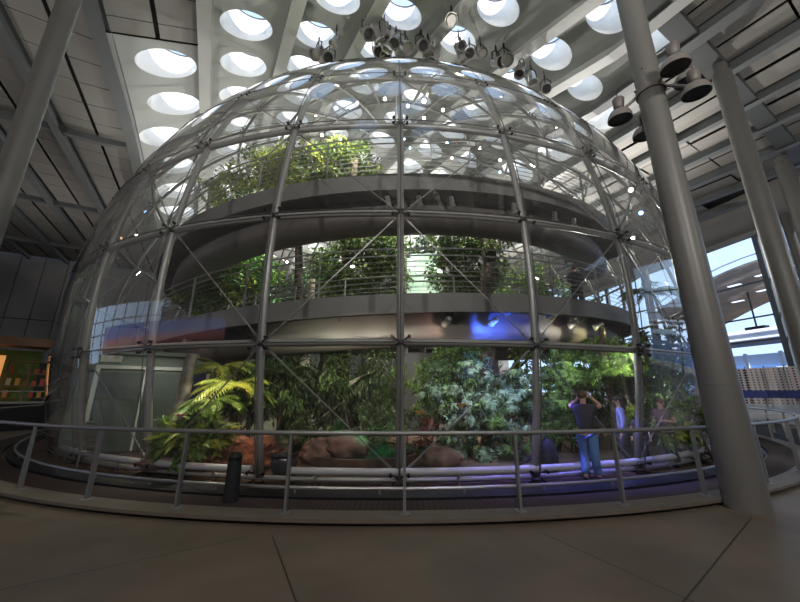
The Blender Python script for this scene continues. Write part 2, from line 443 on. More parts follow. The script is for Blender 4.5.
# acoustic panels: two widths per strip, gaps between, dark void above
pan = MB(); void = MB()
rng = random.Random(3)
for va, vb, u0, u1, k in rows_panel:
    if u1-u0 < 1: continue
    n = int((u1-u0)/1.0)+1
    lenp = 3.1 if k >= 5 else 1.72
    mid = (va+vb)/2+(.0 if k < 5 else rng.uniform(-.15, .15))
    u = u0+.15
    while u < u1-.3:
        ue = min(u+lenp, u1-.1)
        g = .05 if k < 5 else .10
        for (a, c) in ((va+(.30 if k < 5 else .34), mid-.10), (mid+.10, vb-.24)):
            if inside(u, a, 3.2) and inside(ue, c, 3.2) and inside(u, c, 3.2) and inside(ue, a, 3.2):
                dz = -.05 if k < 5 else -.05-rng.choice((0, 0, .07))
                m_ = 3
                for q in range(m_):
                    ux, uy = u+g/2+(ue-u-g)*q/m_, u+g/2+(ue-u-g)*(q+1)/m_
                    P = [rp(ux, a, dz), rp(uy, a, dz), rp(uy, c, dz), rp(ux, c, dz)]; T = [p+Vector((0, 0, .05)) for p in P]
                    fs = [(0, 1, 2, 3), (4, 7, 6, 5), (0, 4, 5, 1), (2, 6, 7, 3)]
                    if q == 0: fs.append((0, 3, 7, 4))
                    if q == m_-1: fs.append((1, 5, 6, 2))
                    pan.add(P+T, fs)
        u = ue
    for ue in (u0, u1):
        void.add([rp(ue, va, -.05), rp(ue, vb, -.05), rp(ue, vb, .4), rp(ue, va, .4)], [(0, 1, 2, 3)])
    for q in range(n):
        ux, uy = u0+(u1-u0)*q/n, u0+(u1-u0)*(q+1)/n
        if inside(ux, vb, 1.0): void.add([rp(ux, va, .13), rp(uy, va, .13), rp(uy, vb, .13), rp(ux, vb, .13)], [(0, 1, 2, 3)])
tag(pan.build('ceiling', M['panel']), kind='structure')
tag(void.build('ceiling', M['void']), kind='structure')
# cross beams
def cross(u, v0, v1, wid, dep, m='beam', dz=0.0):
    global ti
    b = MB(); n = max(2, int((v1-v0)/1.5)); fr = []
    vv = [v0+(v1-v0)*i/n for i in range(n+1)]; vv = [v for v in vv if inside(u, v, 3.4)]
    if len(vv) < 2: return
    for v in vv: fr.append((lambda v: (lambda a, c: rp(u, v, c+dz)+EU*a))(v))
    b.sweep(fr, [(-wid/2, -dep), (wid/2, -dep), (wid/2, .1), (-wid/2, .1)]); o = b.build('trim_%d' % ti, M[m]); ti += 1; tag(o, kind='structure')
for u, v0, v1 in ((.245*Z0, beams[5], allv[-1]), (1.62*Z0, left[0], beams[1]), (2.35*Z0, left[0], beams[0]), (3.08*Z0, left[0], beams[0]), (-.6*Z0, left[4], beams[-1])):
    cross(u, v0, v1, .85 if v0 == beams[5] else .35, .5 if v0 == beams[5] else .45, 'beam_dark' if v0 == beams[5] else 'beam')

# ------------------------------------------------------------------ setting: walls
def uvz(u, v, z): p = EU*u+EV*v; return Vector((p.x, p.y, z))
RU = Matrix(((EV.x, EU.x, 0), (EV.y, EU.y, 0), (0, 0, 1)))      # local x = across the hall, y = along it
M['wallp'] = mat('wall_cladding', (.21, .195, .185), .75, 0, 0, .25, 0, (.15, .14, .135))
b = MB(); s0 = MB()
v = left[0]
while v < 62:
    b.box(uvz(57.8, v+1.1, 14.5), (2.12, .12, 8.6), RU); b.box(uvz(57.8, v+1.1, 7.55), (2.12, .12, 5.1), RU); v += 2.2
tag(b.build('wall_back', M['wallp']), kind='structure')
s0.box(uvz(58.2, (left[0]+62)/2, 9), (62-left[0], .2, 19), RU); tag(s0.build('wall_back', M['void']), kind='structure')
b = MB(); b.box(uvz(57.9, 0, 5.02), (110, .3, .3), RU); b.box(uvz(58.0, 0, 2.4), (110, .2, 5.0), RU); tag(b.build('wall_back', mat('dim_shop_wall', (.05, .05, .035), .8)), kind='structure')

# walls behind and beside the viewpoint; the left one has a big gridded window
M['hallwall'] = mat('hall_wall_paint', (.17, .16, .15), .8)
b = MB(); b.box(uvz(-30, 3, 9), (100, .4, 18.4), RU); tag(b.build('wall_front', M['hallwall']), kind='structure')
b = MB(); VL = -40.0
b.box(uvz((-30+16)/2, VL, 9), (.4, 46, 18.4), RU); b.box(uvz((44+58)/2, VL, 9), (.4, 14, 18.4), RU)
b.box(uvz(30, VL, 14.6), (.4, 28, 7.2), RU); b.box(uvz(30, VL, .5), (.4, 28, 1.2), RU)
tag(b.build('wall_left', M['hallwall']), kind='structure')
wl = empty('window_100', uvz(30, VL, 1), kind='structure')
for i in range(9):
    b = MB(); b.box(uvz(16+3.5*i, VL, 6), (.3, .22, 10), RU); o = b.build('window_frame', M['dark']); o.parent = wl; o.matrix_parent_inverse = Matrix.Translation(wl.location).inverted()
for z in (3.4, 5.8, 8.2):
    b = MB(); b.box(uvz(30, VL, z), (.3, 28, .2), RU); o = b.build('window_frame', M['dark']); o.parent = wl; o.matrix_parent_inverse = Matrix.Translation(wl.location).inverted()
# glass facade on the right with the bulkhead over it
def fac(s, z, off=0.0): p = FA+FD*s+FN*off; return Vector((p.x, p.y, z))
FL = 34.0
fr = []
b = MB()
prof = [(0, 15.6), (.0, 16.2), (1.2, 16.6), (2.4, 17.3), (3.8, 18.6), (3.8, 18.9), (0.0, 18.9)]
fr = [(lambda s: (lambda a, z: fac(s, z, a)))(s) for s in (-14, FL)]
b.sweep(fr, prof); tag(b.build('trim_4', M['panel']), kind='structure')
b = MB()
for s_ in (34+25,): b.box(fac(s_, 9, 0), (50, .4, 18.4), Matrix(((FD.x, FN.x, 0), (FD.y, FN.y, 0), (0, 0, 1))))
tag(b.build('wall_right', M['hallwall']), kind='structure')
win = empty('window_1', fac(10, 0), kind='structure')
def ploc(o, parent):      # keep world placement under a parent that is moved
    o.parent = parent; o.matrix_parent_inverse = Matrix.Translation(parent.location).inverted(); return o
b = MB(); b.add([fac(-14, 0), fac(FL, 0), fac(FL, 15.7), fac(-14, 15.7)], [(0, 1, 2, 3)]); ploc(b.build('glass', M['clear']), win)
M['mull'] = mat('facade_mullion', (.10, .12, .15), .5, .3)
RF = Matrix(((FD.x, FN.x, 0), (FD.y, FN.y, 0), (0, 0, 1)))
for s in (-13.5, -9, -3.2, 2.6, 8.4, 14.2, 20, 25.8):
    b = MB(); b.box(fac(s, 7.8, .1), (.42, .35, 15.7), RF); ploc(b.build('window_frame', M['mull']), win)
for z, h in ((11.4, .14), (6.2, .14), (8.3, .12)):
    b = MB(); b.box(fac(10, z, .1), (48, .2, h), RF); ploc(b.build('window_frame', M['mull']), win)

# what stands beyond the glass: the next hall
far = empty('exhibit_hall', fac(10, -.1, -14), 'bright hall beyond the glass facade with an arched roof and a pale blue balcony', 'building')
M['pale'] = mat('pale_hall_paint', (.62, .68, .8), .6); M['farroof'] = mat('arched_hall_roof', (.34, .27, .21), .7, 0, .3, .5)
M['blueglow'] = mat('blue_glow_wall', (.25, .45, .8), .6, emit=((.20, .42, 1.0), .55)); M['blueband'] = mat('white_light_strip', (.8, .85, 1), .5, emit=((.75, .82, 1), 1.6))
b = MB(); b.box(fac(10, 7.6, -9), (60, 6, 1.0), RF); ploc(b.build('balcony', M['pale']), far)
for z, h in ((8.0, .25), (7.25, .12)):
    b = MB(); b.box(fac(10, z, -5.9), (60, .15, h), RF); ploc(b.build('light_strip', M['blueband']), far)
b = MB(); b.box(fac(10, 6.2, -22), (60, .3, 1.6), RF); ploc(b.build('back_wall', M['pale']), far)
b = MB(); b.box(fac(10, 3.2, -21), (60, .3, 4.4), RF); ploc(b.build('glowing_wall', M['blueglow']), far)  # wall glows by itself in place of the blue windows there
for s in range(-12, 34, 4):
    b = MB(); b.box(fac(s, 3.5, -20.6), (.35, .3, 7.2), RF); ploc(b.build('pier', M['pale']), far)
b = MB(); fr = []
for i in range(25):
    t = i/24; fr.append((lambda t: (lambda a, z: fac(-14+48*t, 9.5+6.0*math.sin(math.pi*min(1, t*1.15+.12))+z, a)))(t))
b.sweep(fr, [(-26, .5), (-12, 1.4), (-12, 1.7), (-26, .8)]); ploc(b.build('arched_roof', M['farroof'], smooth=False), far)
for i in range(7):
    off = -11.5-i*2.4
    b = MB(); b.tube([fac(-14+48*k/24, 9.9+6.0*math.sin(math.pi*min(1, k/24*1.15+.12))+1.9*(1-i/7), off) for k in range(25)], .11, 6); ploc(b.build('arch_rib', M['pale']), far)
for i in range(12):
    s = -10+i*3.2; t = (s+14)/48; z = 9.5+6.0*math.sin(math.pi*min(1, t*1.15+.12))+.6
    for off, dz in ((-15, 0), (-20, -.35)):
        b = MB(); b.box(fac(s, z+dz, off), (1.4, .5, .08), RF); ploc(b.build('skylight_glow', M['blueband']), far)  # glowing plates stand in for the white skylights of the far roof
for i in range(7):
    b = MB(); b.tube([fac(-12+i*6, 8.2, -11), fac(-12+i*6, 13.4, -11)], .09, 6); b.box(fac(-12+i*6, 9.0, -11), (1.9, .8, .35), RF); ploc(b.build('display', M['dark']), far)
for i in range(5):
    b = MB()
    b.box(fac(-2+i*5, 4.8, -18), (2.4, .5, .25), RF)
    ploc(b.build('wall_lamp', M['blueband']), far)

# ------------------------------------------------------------------ columns
def column(x, y, r, label, top, flare=1.0):
    rt = empty('round_column', (x, y, -.1), label, 'column')
    def rr_(z): return r*(1+(flare-1)*max(0, 1-z/7.0)**1.3)
    zs = [0, .5, 1, 1.5, 2, 2.5, 3, 4, 5, 6, 8, 12, top+.1-.5]
    b = MB(); b.lathe([(rr_(z), z) for z in zs]+[(r*.75, top+.1-.42), (r*.75, top+.12)], None, 40)
    b.build('shaft', M['column'], rt, smooth='auto')
    b = MB(); b.lathe([(rr_(1.9)+.001, 1.9), (rr_(1.9)+.003, 1.903), (rr_(1.9)+.003, 1.915), (rr_(1.9)+.001, 1.918)], None, 40); b.build('joint_band', M['column'], rt)
    return rt
c1 = polar(42.35, 8.15); COL1R = .240
column(c1.x, c1.y, COL1R, 'nearest thick grey column in front of the railing, right of the dome', roofz(c1.dot(EU), c1.dot(EV))-.62, 1.22)
for az, d, r, lab in ((50.0, 20.9, .37, 'tall pale grey column whose top meets the beam, behind the lamp column'),
                      (52.6, 33.5, .43, 'third grey column toward the right edge, farther back'),
                      (51.6, 42.0, .42, 'small distant grey column between two bigger columns at the right edge'),
                      (-52.9, 15.0, .295, 'dark grey column crossing the upper left corner of the ceiling')):
    p = polar(az, d); column(p.x, p.y, r, lab, roofz(p.dot(EU), p.dot(EV))-.62)

# ------------------------------------------------------------------ glass dome
dome = empty('glass_dome', (CX, CY, 0), 'giant spherical glass rainforest dome on a tube frame behind the railing', 'dome')
def dchild(o): return ploc(o, dome)
LON0, DL = 1.6, 360/34.0
ELS = [-14.9, -5.3, 5.3, 15.9, 26.5, 37.1, 47.7, 58.3, 68.9, 79.5]
def sp_(r, lon, el): e = R_(el); return dpt(r*math.cos(e), lon, CZ+r*math.sin(e))
RI = RD-.17
for i in range(34):
    lon = LON0+DL*i
    b = MB(); top = 79.5 if i % 2 == 0 else 68.9
    b.tube([sp_(RI, lon, -15.2+(top+15.2)*k/30) for k in range(31)], .075, 8); dchild(b.build('mullion', M['tube'], smooth=True))
for k, el in enumerate(ELS):
    if k == 0: continue
    b = MB(); b.tube([sp_(RI, 360*j/136, el) for j in range(136)], .075, 8, closed=True); dchild(b.build('ring_tube', M['tube'], smooth=True))
b = MB(); b.tube([sp_(RI-.02, 360*j/136, -15.15) for j in range(136)], .05, 8, closed=True); dchild(b.build('ring_tube', M['tube'], smooth=True))
# braces, one tensioned rod across each bay
cam_p = Vector((0, 0, CAMZ))
rest = MB(); br = []
for k in range(4):
    for i in range(34):
        i_ = i if i < 17 else i-34
        slash = ((i_+k) % 2 == 1)
        # row 0: bay 0 is '/'; bay -1 is '\'
        if k == 0: slash = (i_ % 2 == 0)
        elif k == 1: slash = (i_ % 2 != 0)
        elif k == 2: slash = (i_ % 2 == 0)
        else: slash = ((i_+k) % 2 == 0)
        la, lb = LON0+DL*i, LON0+DL*(i+1)
        e0, e1 = ELS[k], ELS[k+1]
        if not slash: e0, e1 = e1, e0
        p, q = sp_(RI-.02, la, e0), sp_(RI-.02, lb, e1); br.append(((p+q)*.5-cam_p, p, q))
br.sort(key=lambda t: t[0].length)
for n_, (_, p, q) in enumerate(br):
    if n_ < 100:
        b = MB(); b.tube([p, q], .016, 6); d = (q-p)
        b.tube([p+d*.06, p+d*.10], .028, 6); b.tube([p+d*.90, p+d*.94], .028, 6); dchild(b.build('brace_rod', M['rod']))
    else: rest.tube([p, q], .016, 4)
tag(dchild(rest.build('brace_rod', M['rod'])), kind='stuff')
# glass joints (dark seals) and spider fittings
b = MB()
for i in range(34):
    lon = LON0+DL*i; fr = []
    b.tube([sp_(RD, lon, -14.9+(79.5+14.9)*k/30) for k in range(31)], .014, 4)
for el in ELS: b.tube([sp_(RD, 360*j/136, el) for j in range(136)], .014, 4, closed=True)
dchild(b.build('glass_seal', M['joint']))
nodes = []
for i in range(34):
    for el in ELS:
        nodes.append((LON0+DL*i, el))
nodes.sort(key=lambda t: (sp_(RD, *t)-cam_p).length)
def spider(b, lon, el, full=True):
    P = sp_(RD, lon, el); Nn = (P-Vector((CX, CY, CZ))).normalized(); E_ = Vector((math.cos(R_(lon)), math.sin(R_(lon)), 0)); U_ = Nn.cross(E_).normalized()
    if U_.z < 0: U_ = -U_
    b.tube([P-Nn*.19, P-Nn*.04], .042, 6 if full else 4)
    for a, c in ((1, 1), (1, -1), (-1, 1), (-1, -1)):
        t = P+E_*a*.17+U_*c*.11
        b.tube([P-Nn*.10, P-Nn*.09+(t-P)*.6, t-Nn*.03], .017, 5 if full else 3)
        if full: b.tube([t-Nn*.05, t+Nn*.02], .034, 8)
rest = MB()
for n_, (lon, el) in enumerate(nodes):
    if n_ < 100: b = MB(); spider(b, lon, el); dchild(b.build('spider_fitting', M['dark']))
    else: spider(rest, lon, el, False)
tag(dchild(rest.build('spider_fitting', M['dark'])), kind='stuff')
# panes
panes = []
for k in range(len(ELS)-1):
    for i in range(34): panes.append((LON0+DL*i, ELS[k], ELS[k+1]))
panes.sort(key=lambda t: (sp_(RD, t[0]+DL/2, (t[1]+t[2])/2)-cam_p).length)
def pane(b, lon, e0, e1, g=.05, n=8):
    vs = [sp_(RD, lon+g+(DL-2*g)*i/n, e0+g+(e1-e0-2*g)*j/n) for j in range(n+1) for i in range(n+1)]
    b.add(vs, [(j*(n+1)+i, j*(n+1)+i+1, (j+1)*(n+1)+i+1, (j+1)*(n+1)+i) for j in range(n) for i in range(n)])
def radial(o):
    me = o.data; cc = Vector((CX, CY, CZ))
    me.normals_split_custom_set_from_vertices([(v.co-cc).normalized() for v in me.vertices]); return o
rest = MB()
for n_, pn in enumerate(panes):
    if n_ < 100: b = MB(); pane(b, *pn); dchild(radial(b.build('glass_pane', M['glass'], smooth=True)))
    else: pane(rest, *pn, n=4)
for i in range(34): pass
b = MB(); vs = [sp_(RD, 0, 90)]+[sp_(RD, 360*j/34+LON0, 79.6) for j in range(34)]; rest.add(vs, [(0, 1+(j+1) % 34, 1+j) for j in range(34)])
tag(dchild(radial(rest.build('glass_pane', M['glass'], smooth=True))), kind='stuff')

# bumper tube and low kick rail at the foot of the glass
def arc_pts(r, z, a0, a1, n): return [dpt(r, a0+(a1-a0)*i/n, z) for i in range(n+1)]
bump_m = mat('bumper_paint', (.42, .42, .44), .35)
for a0, a1 in ((-36, -9.6), (-6.6, 46)):
    b = MB(); b.tube(arc_pts(14.93, .19, a0, a1, 40), .07, 12); tb = dchild(b.build('bumper_tube', bump_m, smooth='auto'))
    a = a0+2
    while a < a1:
        b = MB(); b.tube([dpt(14.93, a, -.08), dpt(14.93, a, .15)], .03, 8); o = b.build('post', M['rail']); o.parent = tb; a += DL
rt = empty('kick_rail', dpt(15.66, 0, 0), 'thin low kick rail on short posts curving round the foot of the dome', 'rail')
b = MB(); b.tube(arc_pts(15.66, .085, -60, 70, 120), .028, 8); ploc(b.build('rail', M['rail'], smooth='auto'), rt)
a = -58
while a < 70:
    b = MB(); b.tube([dpt(15.66, a, 0), dpt(15.66, a, .075)], .022, 6); ploc(b.build('post', M['rail']), rt); a += 5.3

# ------------------------------------------------------------------ railing in front
rt = empty('curved_railing', dpt(16.66, 2.95, 0), 'curved grey metal guard railing with flat posts on the stone curb', 'railing')
b = MB(); b.tube(arc_pts(16.66, 1.07, -75, 100, 180), .032, 12); ploc(b.build('top_rail', M['rail'], smooth=True), rt)
posts = [-21.88, -15.72, -9.91, -4.11, 1.69, 7.47, 13.36, 19.36, 26.3, 33.46]
posts = [-45.5, -39.5, -33.7, -27.8]+posts+[40, 46.5, 53, 59.5, 66, 72]
for a in posts:
    t = R_(a); Rm = Matrix.Rotation(t, 3, 'Z')
    b = MB(); fr = []
    for z, wd, dp in ((0.02, .020, .075), (.5, .020, .062), (1.05, .018, .045)):
        fr.append((lambda z, wd, dp: (lambda p, q: dpt(16.66, a, z)+Rm @ Vector((p*wd, q*dp*.5, 0))))(z, wd, dp))
    b.sweep(fr, [(-1, -1), (1, -1), (1, 1), (-1, 1)])
    ploc(b.build('post', M['rail']), rt)
    b = MB(); b.lathe([(.001, 0), (.085, 0), (.085, .018), (.03, .03), (.001, .03)], Matrix.Translation(dpt(16.66, a, .0)), 20); ploc(b.build('base_plate', M['rail'], smooth='auto'), rt)

# ------------------------------------------------------------------ spiral walkway
def hz(phi): return 4.22+.0106*phi
walk = empty('spiral_walkway', (CX, CY, 0), 'grey steel spiral ramp circling inside the glass dome on two visible levels', 'walkway')
def wch(o): return ploc(o, walk)
P0, P1 = -300, 425
nn = int((P1-P0)/3)
fr = [(lambda a: (lambda r, z: dpt(r, a, hz(a)+z)))(P0+(P1-P0)*i/nn) for i in range(nn+1)]
b = MB(); b.sweep(fr, [(10.6, -.12), (13.0, -.12), (13.0, 0.0), (10.6, 0.0)]); wch(b.build('deck', M['deckpaint']))
b = MB(); b.sweep(fr, [(12.97, -.50), (13.05, -.50), (13.05, .05), (12.97, .05)]); b.sweep(fr, [(10.52, -.30), (10.60, -.30), (10.60, .05), (10.52, .05)]); wch(b.build('fascia', M['deckpaint']))
b = MB(); pr = [(12.25, -.35), (12.35, -.95), (12.25, -1.15), (12.0, -1.27), (11.5, -1.27), (11.15, -1.1), (11.05, -.6), (11.1, -.35)]
b.sweep([(lambda f: (lambda r, z: f(r, z)))(f) for f in fr], pr); wch(b.build('girder', M['girder'], smooth='auto'))
a = LON0-DL*27; nb = 0
while a < P1-1 and nb < 99:
    b = MB(); b.sweep([(lambda s: (lambda r, z: dpt(r, a+s, hz(a)+z)))(s) for s in (-.12, .12)], [(12.2, -.5), (12.97, -.36), (12.97, -.12), (12.2, -.12)]); wch(b.build('bracket', M['deckpaint'])); nb += 1
    a += DL*.75
def rails(r, nr, name='rail'):
    for k, z in enumerate([1.42, 1.20]+[1.02-.155*q for q in range(6)][:nr]):
        b = MB(); b.tube([dpt(r, P0+(P1-P0)*i/nn, hz(P0+(P1-P0)*i/nn)+z) for i in range(nn+1)], .024 if k < 2 else .012, 6 if k < 2 else 4); wch(b.build(name, M['rail']))
rails(12.98, 6); rails(10.6, 4)
a = P0+5.8; nb = 0
posts_w = []
while a < P1: posts_w.append(a); a += DL
for a in posts_w:
    for r in (12.98, 10.6):
        nb += 1
        if nb > 98*1.0 and r == 10.6: continue
        b = MB(); b.box(dpt(r, a, hz(a)+.62), (.03, .07, 1.62), R_(a)); wch(b.build('rail_post', M['steel']))

# ------------------------------------------------------------------ planting
def leaf(b, p, d, nrm, L, W, fold=.25, m=0):
    d = d.normalized(); s = d.cross(nrm)
    if s.length < 1e-3: s = d.orthogonal()
    s.normalize(); n = s.cross(d)
    b.add([p, p+d*L*.45+s*W*.5+n*W*fold, p+d*L-n*L*.12, p+d*L*.45-s*W*.5+n*W*fold, p+d*L*.5], [(0, 4, 1), (1, 4, 2), (0, 3, 4), (3, 2, 4)], m)
def rv(rg): return Vector((rg.gauss(0, 1), rg.gauss(0, 1), rg.gauss(0, 1)))
def canopy(b, blobs, n, L, W, rg, droop=.5, shell=.5, ros=False):
    # leaves sit in clumps that give a crown its lumps and gaps; some clumps carry the second, younger tone
    tot = sum(q[1]**2.2 for q in blobs)
    for c, r in blobs:
        c = Vector(c); cnt = int(n*r**2.2/tot); ncl = max(6, cnt//(40 if not ros else 9))
        for _ in range(ncl):
            q = rv(rg).normalized(); k = c+Vector((q.x, q.y, q.z*.85))*r*(1-shell*rg.random()**1.3)*rg.uniform(.85, 1.12); mi = 1 if rg.random() < .3 else 0
            if ros:
                ax = (q+Vector((0, 0, .35))+rv(rg)*.35).normalized(); s1 = ax.orthogonal().normalized(); s2 = ax.cross(s1); f = rg.uniform(.7, 1.25); t0 = rg.random()*6
                b.tube([k-ax*.25*f-Vector((0, 0, .05)), k], .008, 3, mi)
                for j in range(9):
                    t = t0+j*.698; d = s1*math.cos(t)+s2*math.sin(t)-ax*rg.uniform(.2, .6)+Vector((0, 0, -droop*.5)); leaf(b, k, d, ax, L*f*rg.uniform(.8, 1.1), W*f, .15, mi)
                continue
            cr = r*.24
            for _ in range(cnt//ncl):
                p = k+rv(rg)*cr*.6
                d = q*.8+rv(rg)*.55+Vector((0, 0, -droop)); nn = (q+Vector((0, 0, .9))+rv(rg)*.45)
                f = rg.uniform(.6, 1.25); leaf(b, p, d, nn, L*f, W*f, .25, mi)
LEAF2 = {'leaf_mid': 'leaf_bright', 'leaf_bright': 'leaf_yellow', 'leaf_yellow': 'leaf_bright', 'leaf_dark': 'leaf_mid', 'leaf_blue': 'leaf_mid', 'leaf_red': 'leaf_dark'}
def frond(b, p, az, L, rise, droop, rg, nl=16, ll=.3, lw=.05):
    h = Vector((math.sin(az), math.cos(az), 0)); pts = []
    for i in range(9):
        t = i/8; pts.append(p+h*L*t*(1-.12*t)+Vector((0, 0, rise*t-droop*t*t)))
    b.tube(pts, [.022*(1-.8*i/8)*max(1, L/2) for i in range(9)], 4)
    for i in range(1, nl+1):
        t = i/(nl+.5)*8; k = int(t); q = pts[k]+(pts[min(k+1, 8)]-pts[k])*(t-k); d = (pts[min(k+1, 8)]-pts[max(k-1, 0)]).normalized(); s_ = d.cross(Vector((0, 0, 1))).normalized()
        f = math.sin(math.pi*min(1, .18+.8*i/nl))
        for sg in (-1, 1): leaf(b, q, s_*sg+d*.7+Vector((0, 0, -.35)), Vector((0, 0, 1)), ll*(f+.25), lw*(f+.4), .1)
def trunk_pts(base, top, rg, wob=.15, n=9):
    base, top = Vector(base), Vector(top)
    return [base+(top-base)*i/n+Vector((rg.gauss(0, wob), rg.gauss(0, wob), 0))*(0 if i in (0,) else 1) for i in range(n+1)]
def tree(name, label, cat, base, h, r, blobs, n, L, W, leafm, barkm, seed, droop=.5, group=None, vines=0, ros=False):
    rg = random.Random(seed); t = empty(name, base, label, cat, group)
    top = Vector(base)+Vector((rg.uniform(-.3, .3), rg.uniform(-.3, .3), h)); pts = trunk_pts(base, top, rg, r*.35)
    b = MB(); b.tube(pts, [r*(1.35 if i == 0 else 1-.5*i/len(pts)) for i in range(len(pts))], 12); ploc(b.build('trunk', M[barkm], smooth=True), t)
    for c, rr in blobs[:8]:
        c = Vector(c); k = min(range(len(pts)), key=lambda i: abs(pts[i].z-(c.z-rr*.8)))
        b = MB(); m_ = (pts[k]+c)*.5+Vector((0, 0, -.12*(c-pts[k]).length)); b.tube([pts[k], m_, c], [r*.42, r*.28, r*.10], 7); ploc(b.build('branch', M[barkm], smooth=True), t)
    b = MB(); canopy(b, blobs, n, L, W, rg, droop, ros=ros); ploc(b.build('crown', [M[leafm], M[LEAF2[leafm]]]), t)
    for i in range(vines):
        c, rr = blobs[i % len(blobs)]; p = Vector(c)+Vector((rg.uniform(-rr, rr)*.6, rg.uniform(-rr, rr)*.6, -rr*.3)); q = Vector((p.x+rg.uniform(-.5, .5), p.y+rg.uniform(-.3, .3), max(.2, p.z-rg.uniform(2, 5))))
        b = MB(); b.tube([p, (p+q)*.5+Vector((rg.uniform(-.3, .3), 0, -.3)), q], .014, 4); ploc(b.build('vine', M['bark']), t)
    return t
def shrub(name, label, base, blobs, n, L, W, leafm, seed, droop=.4, stems=6, flower=None, ros=False):
    rg = random.Random(seed); t = empty(name, base, label, 'plant')
    for i in range(stems):
        c, rr = blobs[i % len(blobs)]; p = Vector(base)+Vector((rg.uniform(-.3, .3), rg.uniform(-.3, .3), 0)); q = Vector(c)+rv(rg)*rr*.25
        b = MB(); b.tube([p, (p+q)*.5+rv(rg)*.1, q], [.04, .03, .012], 6); ploc(b.build('stem', M['bark'], smooth=True), t)
    b = MB(); canopy(b, blobs, n, L, W, rg, droop, ros=ros); ploc(b.build('foliage', [M[leafm], M[LEAF2[leafm]]]), t)
    if flower:
        for (p, m_) in flower:
            b = MB(); p = Vector(p)
            for i in range(9):
                a = i*.7; leaf(b, p, Vector((math.cos(a)*.8, math.sin(a)*.8, .7)), Vector((0, 0, 1)), .2, .12)
            ploc(b.build('flower', M[m_]), t)
    return t
def AD(x, y, d): return tuple(at_dist(x, y, d))
def base_of(x, d): p = at_dist(x, 400, d); return (p.x, p.y, -.06)

# tall trees, crowns between the ramp turns
tree('rainforest_tree', 'tall dark-trunked tree left of the dome centre, leafy on two levels', 'tree', base_of(345, 14.6), 13.0, .36,
     [(AD(350, 262, 14.4), 1.5), (AD(378, 250, 15.2), 1.5), (AD(335, 285, 14), 1.1), (AD(385, 285, 15), 1.3), (AD(365, 225, 15), 1.2), (AD(335, 170, 15.5), 1.5), (AD(365, 165, 16), 1.1)], 9000, .26, .11, 'leaf_mid', 'bark', 1, vines=8)
tree('rainforest_tree', 'thick dark tree rising right of the dome centre behind the dense bush', 'tree', base_of(492, 13.6), 9.6, .40,
     [(AD(455, 240, 14.5), 1.3), (AD(478, 262, 14.5), 1.3), (AD(450, 272, 15), 1.1), (AD(490, 240, 15), .9), (AD(470, 285, 14.5), .9)], 6500, .22, .10, 'leaf_mid', 'bark', 2, vines=6)
tree('rainforest_tree', 'tree with sunlit yellow-green crown seen above the upper ramp', 'tree', base_of(290, 16.6), 12.4, .28,
     [(AD(262, 178, 16.0), 1.3), (AD(300, 172, 16), 1.5), (AD(338, 160, 16.6), 1.3), (AD(232, 190, 17.2), 1.1), (AD(285, 190, 15.6), 1.2), (AD(360, 180, 16.5), 1.1)], 9500, .24, .11, 'leaf_yellow', 'bark', 3)
tree('rainforest_tree', 'green-lit leafy tree seen left through the lower ramp railing', 'tree', base_of(236, 19.0), 7.2, .22,
     [(AD(235, 285, 18.5), 1.5), (AD(208, 292, 19.5), 1.4), (AD(258, 270, 18.5), 1.2), (AD(228, 262, 19.5), 1.0)], 5200, .28, .13, 'leaf_bright', 'bark', 4)
tree('rainforest_tree', 'dark leafy tree filling the space between left mullion and centre post', 'tree', base_of(300, 12.4), 5.8, .22,
     [(AD(295, 385, 11.6), 1.0), (AD(325, 372, 11.8), 1.1), (AD(285, 360, 11.8), .9), (AD(360, 378, 12.4), 1.1), (AD(345, 400, 12.0), .9), (AD(310, 405, 11.4), .7), (AD(385, 365, 12.6), .9)], 3600, .30, .08, 'leaf_dark', 'palebark', 5, droop=1.1, vines=8)
tree('rainforest_tree', 'slender bright tree right of the ramp end, foliage against the glass', 'tree', tuple(dpt(13.9, 43, -.06)), 6.2, .10,
     [(AD(655, 375, 12.6), .85), (AD(690, 360, 13.2), .7), (AD(640, 350, 12.6), .7), (AD(672, 400, 12.8), .65), (AD(684, 330, 13.2), .5)], 3600, .22, .09, 'leaf_mid', 'palebark', 6)
tree('rainforest_tree', 'broad light-green tree crown above the two visitors on the right', 'tree', base_of(612, 13.2), 3.8, .16,
     [(AD(585, 372, 12.6), .8), (AD(620, 365, 13), .9), (AD(600, 352, 13.6), .8), (AD(640, 380, 13.2), .7)], 3000, .24, .08, 'leaf_mid', 'bark', 7, ros=True)
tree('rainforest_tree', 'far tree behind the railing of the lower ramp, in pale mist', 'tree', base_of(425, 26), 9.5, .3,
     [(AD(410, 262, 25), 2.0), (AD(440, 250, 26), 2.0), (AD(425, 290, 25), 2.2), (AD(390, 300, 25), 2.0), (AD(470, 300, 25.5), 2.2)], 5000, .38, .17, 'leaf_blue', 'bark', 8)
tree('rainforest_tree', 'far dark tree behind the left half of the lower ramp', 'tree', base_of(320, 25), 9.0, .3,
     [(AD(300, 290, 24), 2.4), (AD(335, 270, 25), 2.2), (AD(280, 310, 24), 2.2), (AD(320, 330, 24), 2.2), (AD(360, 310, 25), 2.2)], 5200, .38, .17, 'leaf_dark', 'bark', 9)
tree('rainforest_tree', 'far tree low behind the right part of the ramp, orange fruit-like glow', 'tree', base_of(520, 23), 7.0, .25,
     [(AD(520, 290, 22.5), 1.8), (AD(550, 300, 22), 1.7), (AD(500, 320, 23), 2.0), (AD(540, 335, 22), 2.0), (AD(580, 330, 21.5), 1.6)], 4600, .34, .15, 'leaf_mid', 'bark', 10)
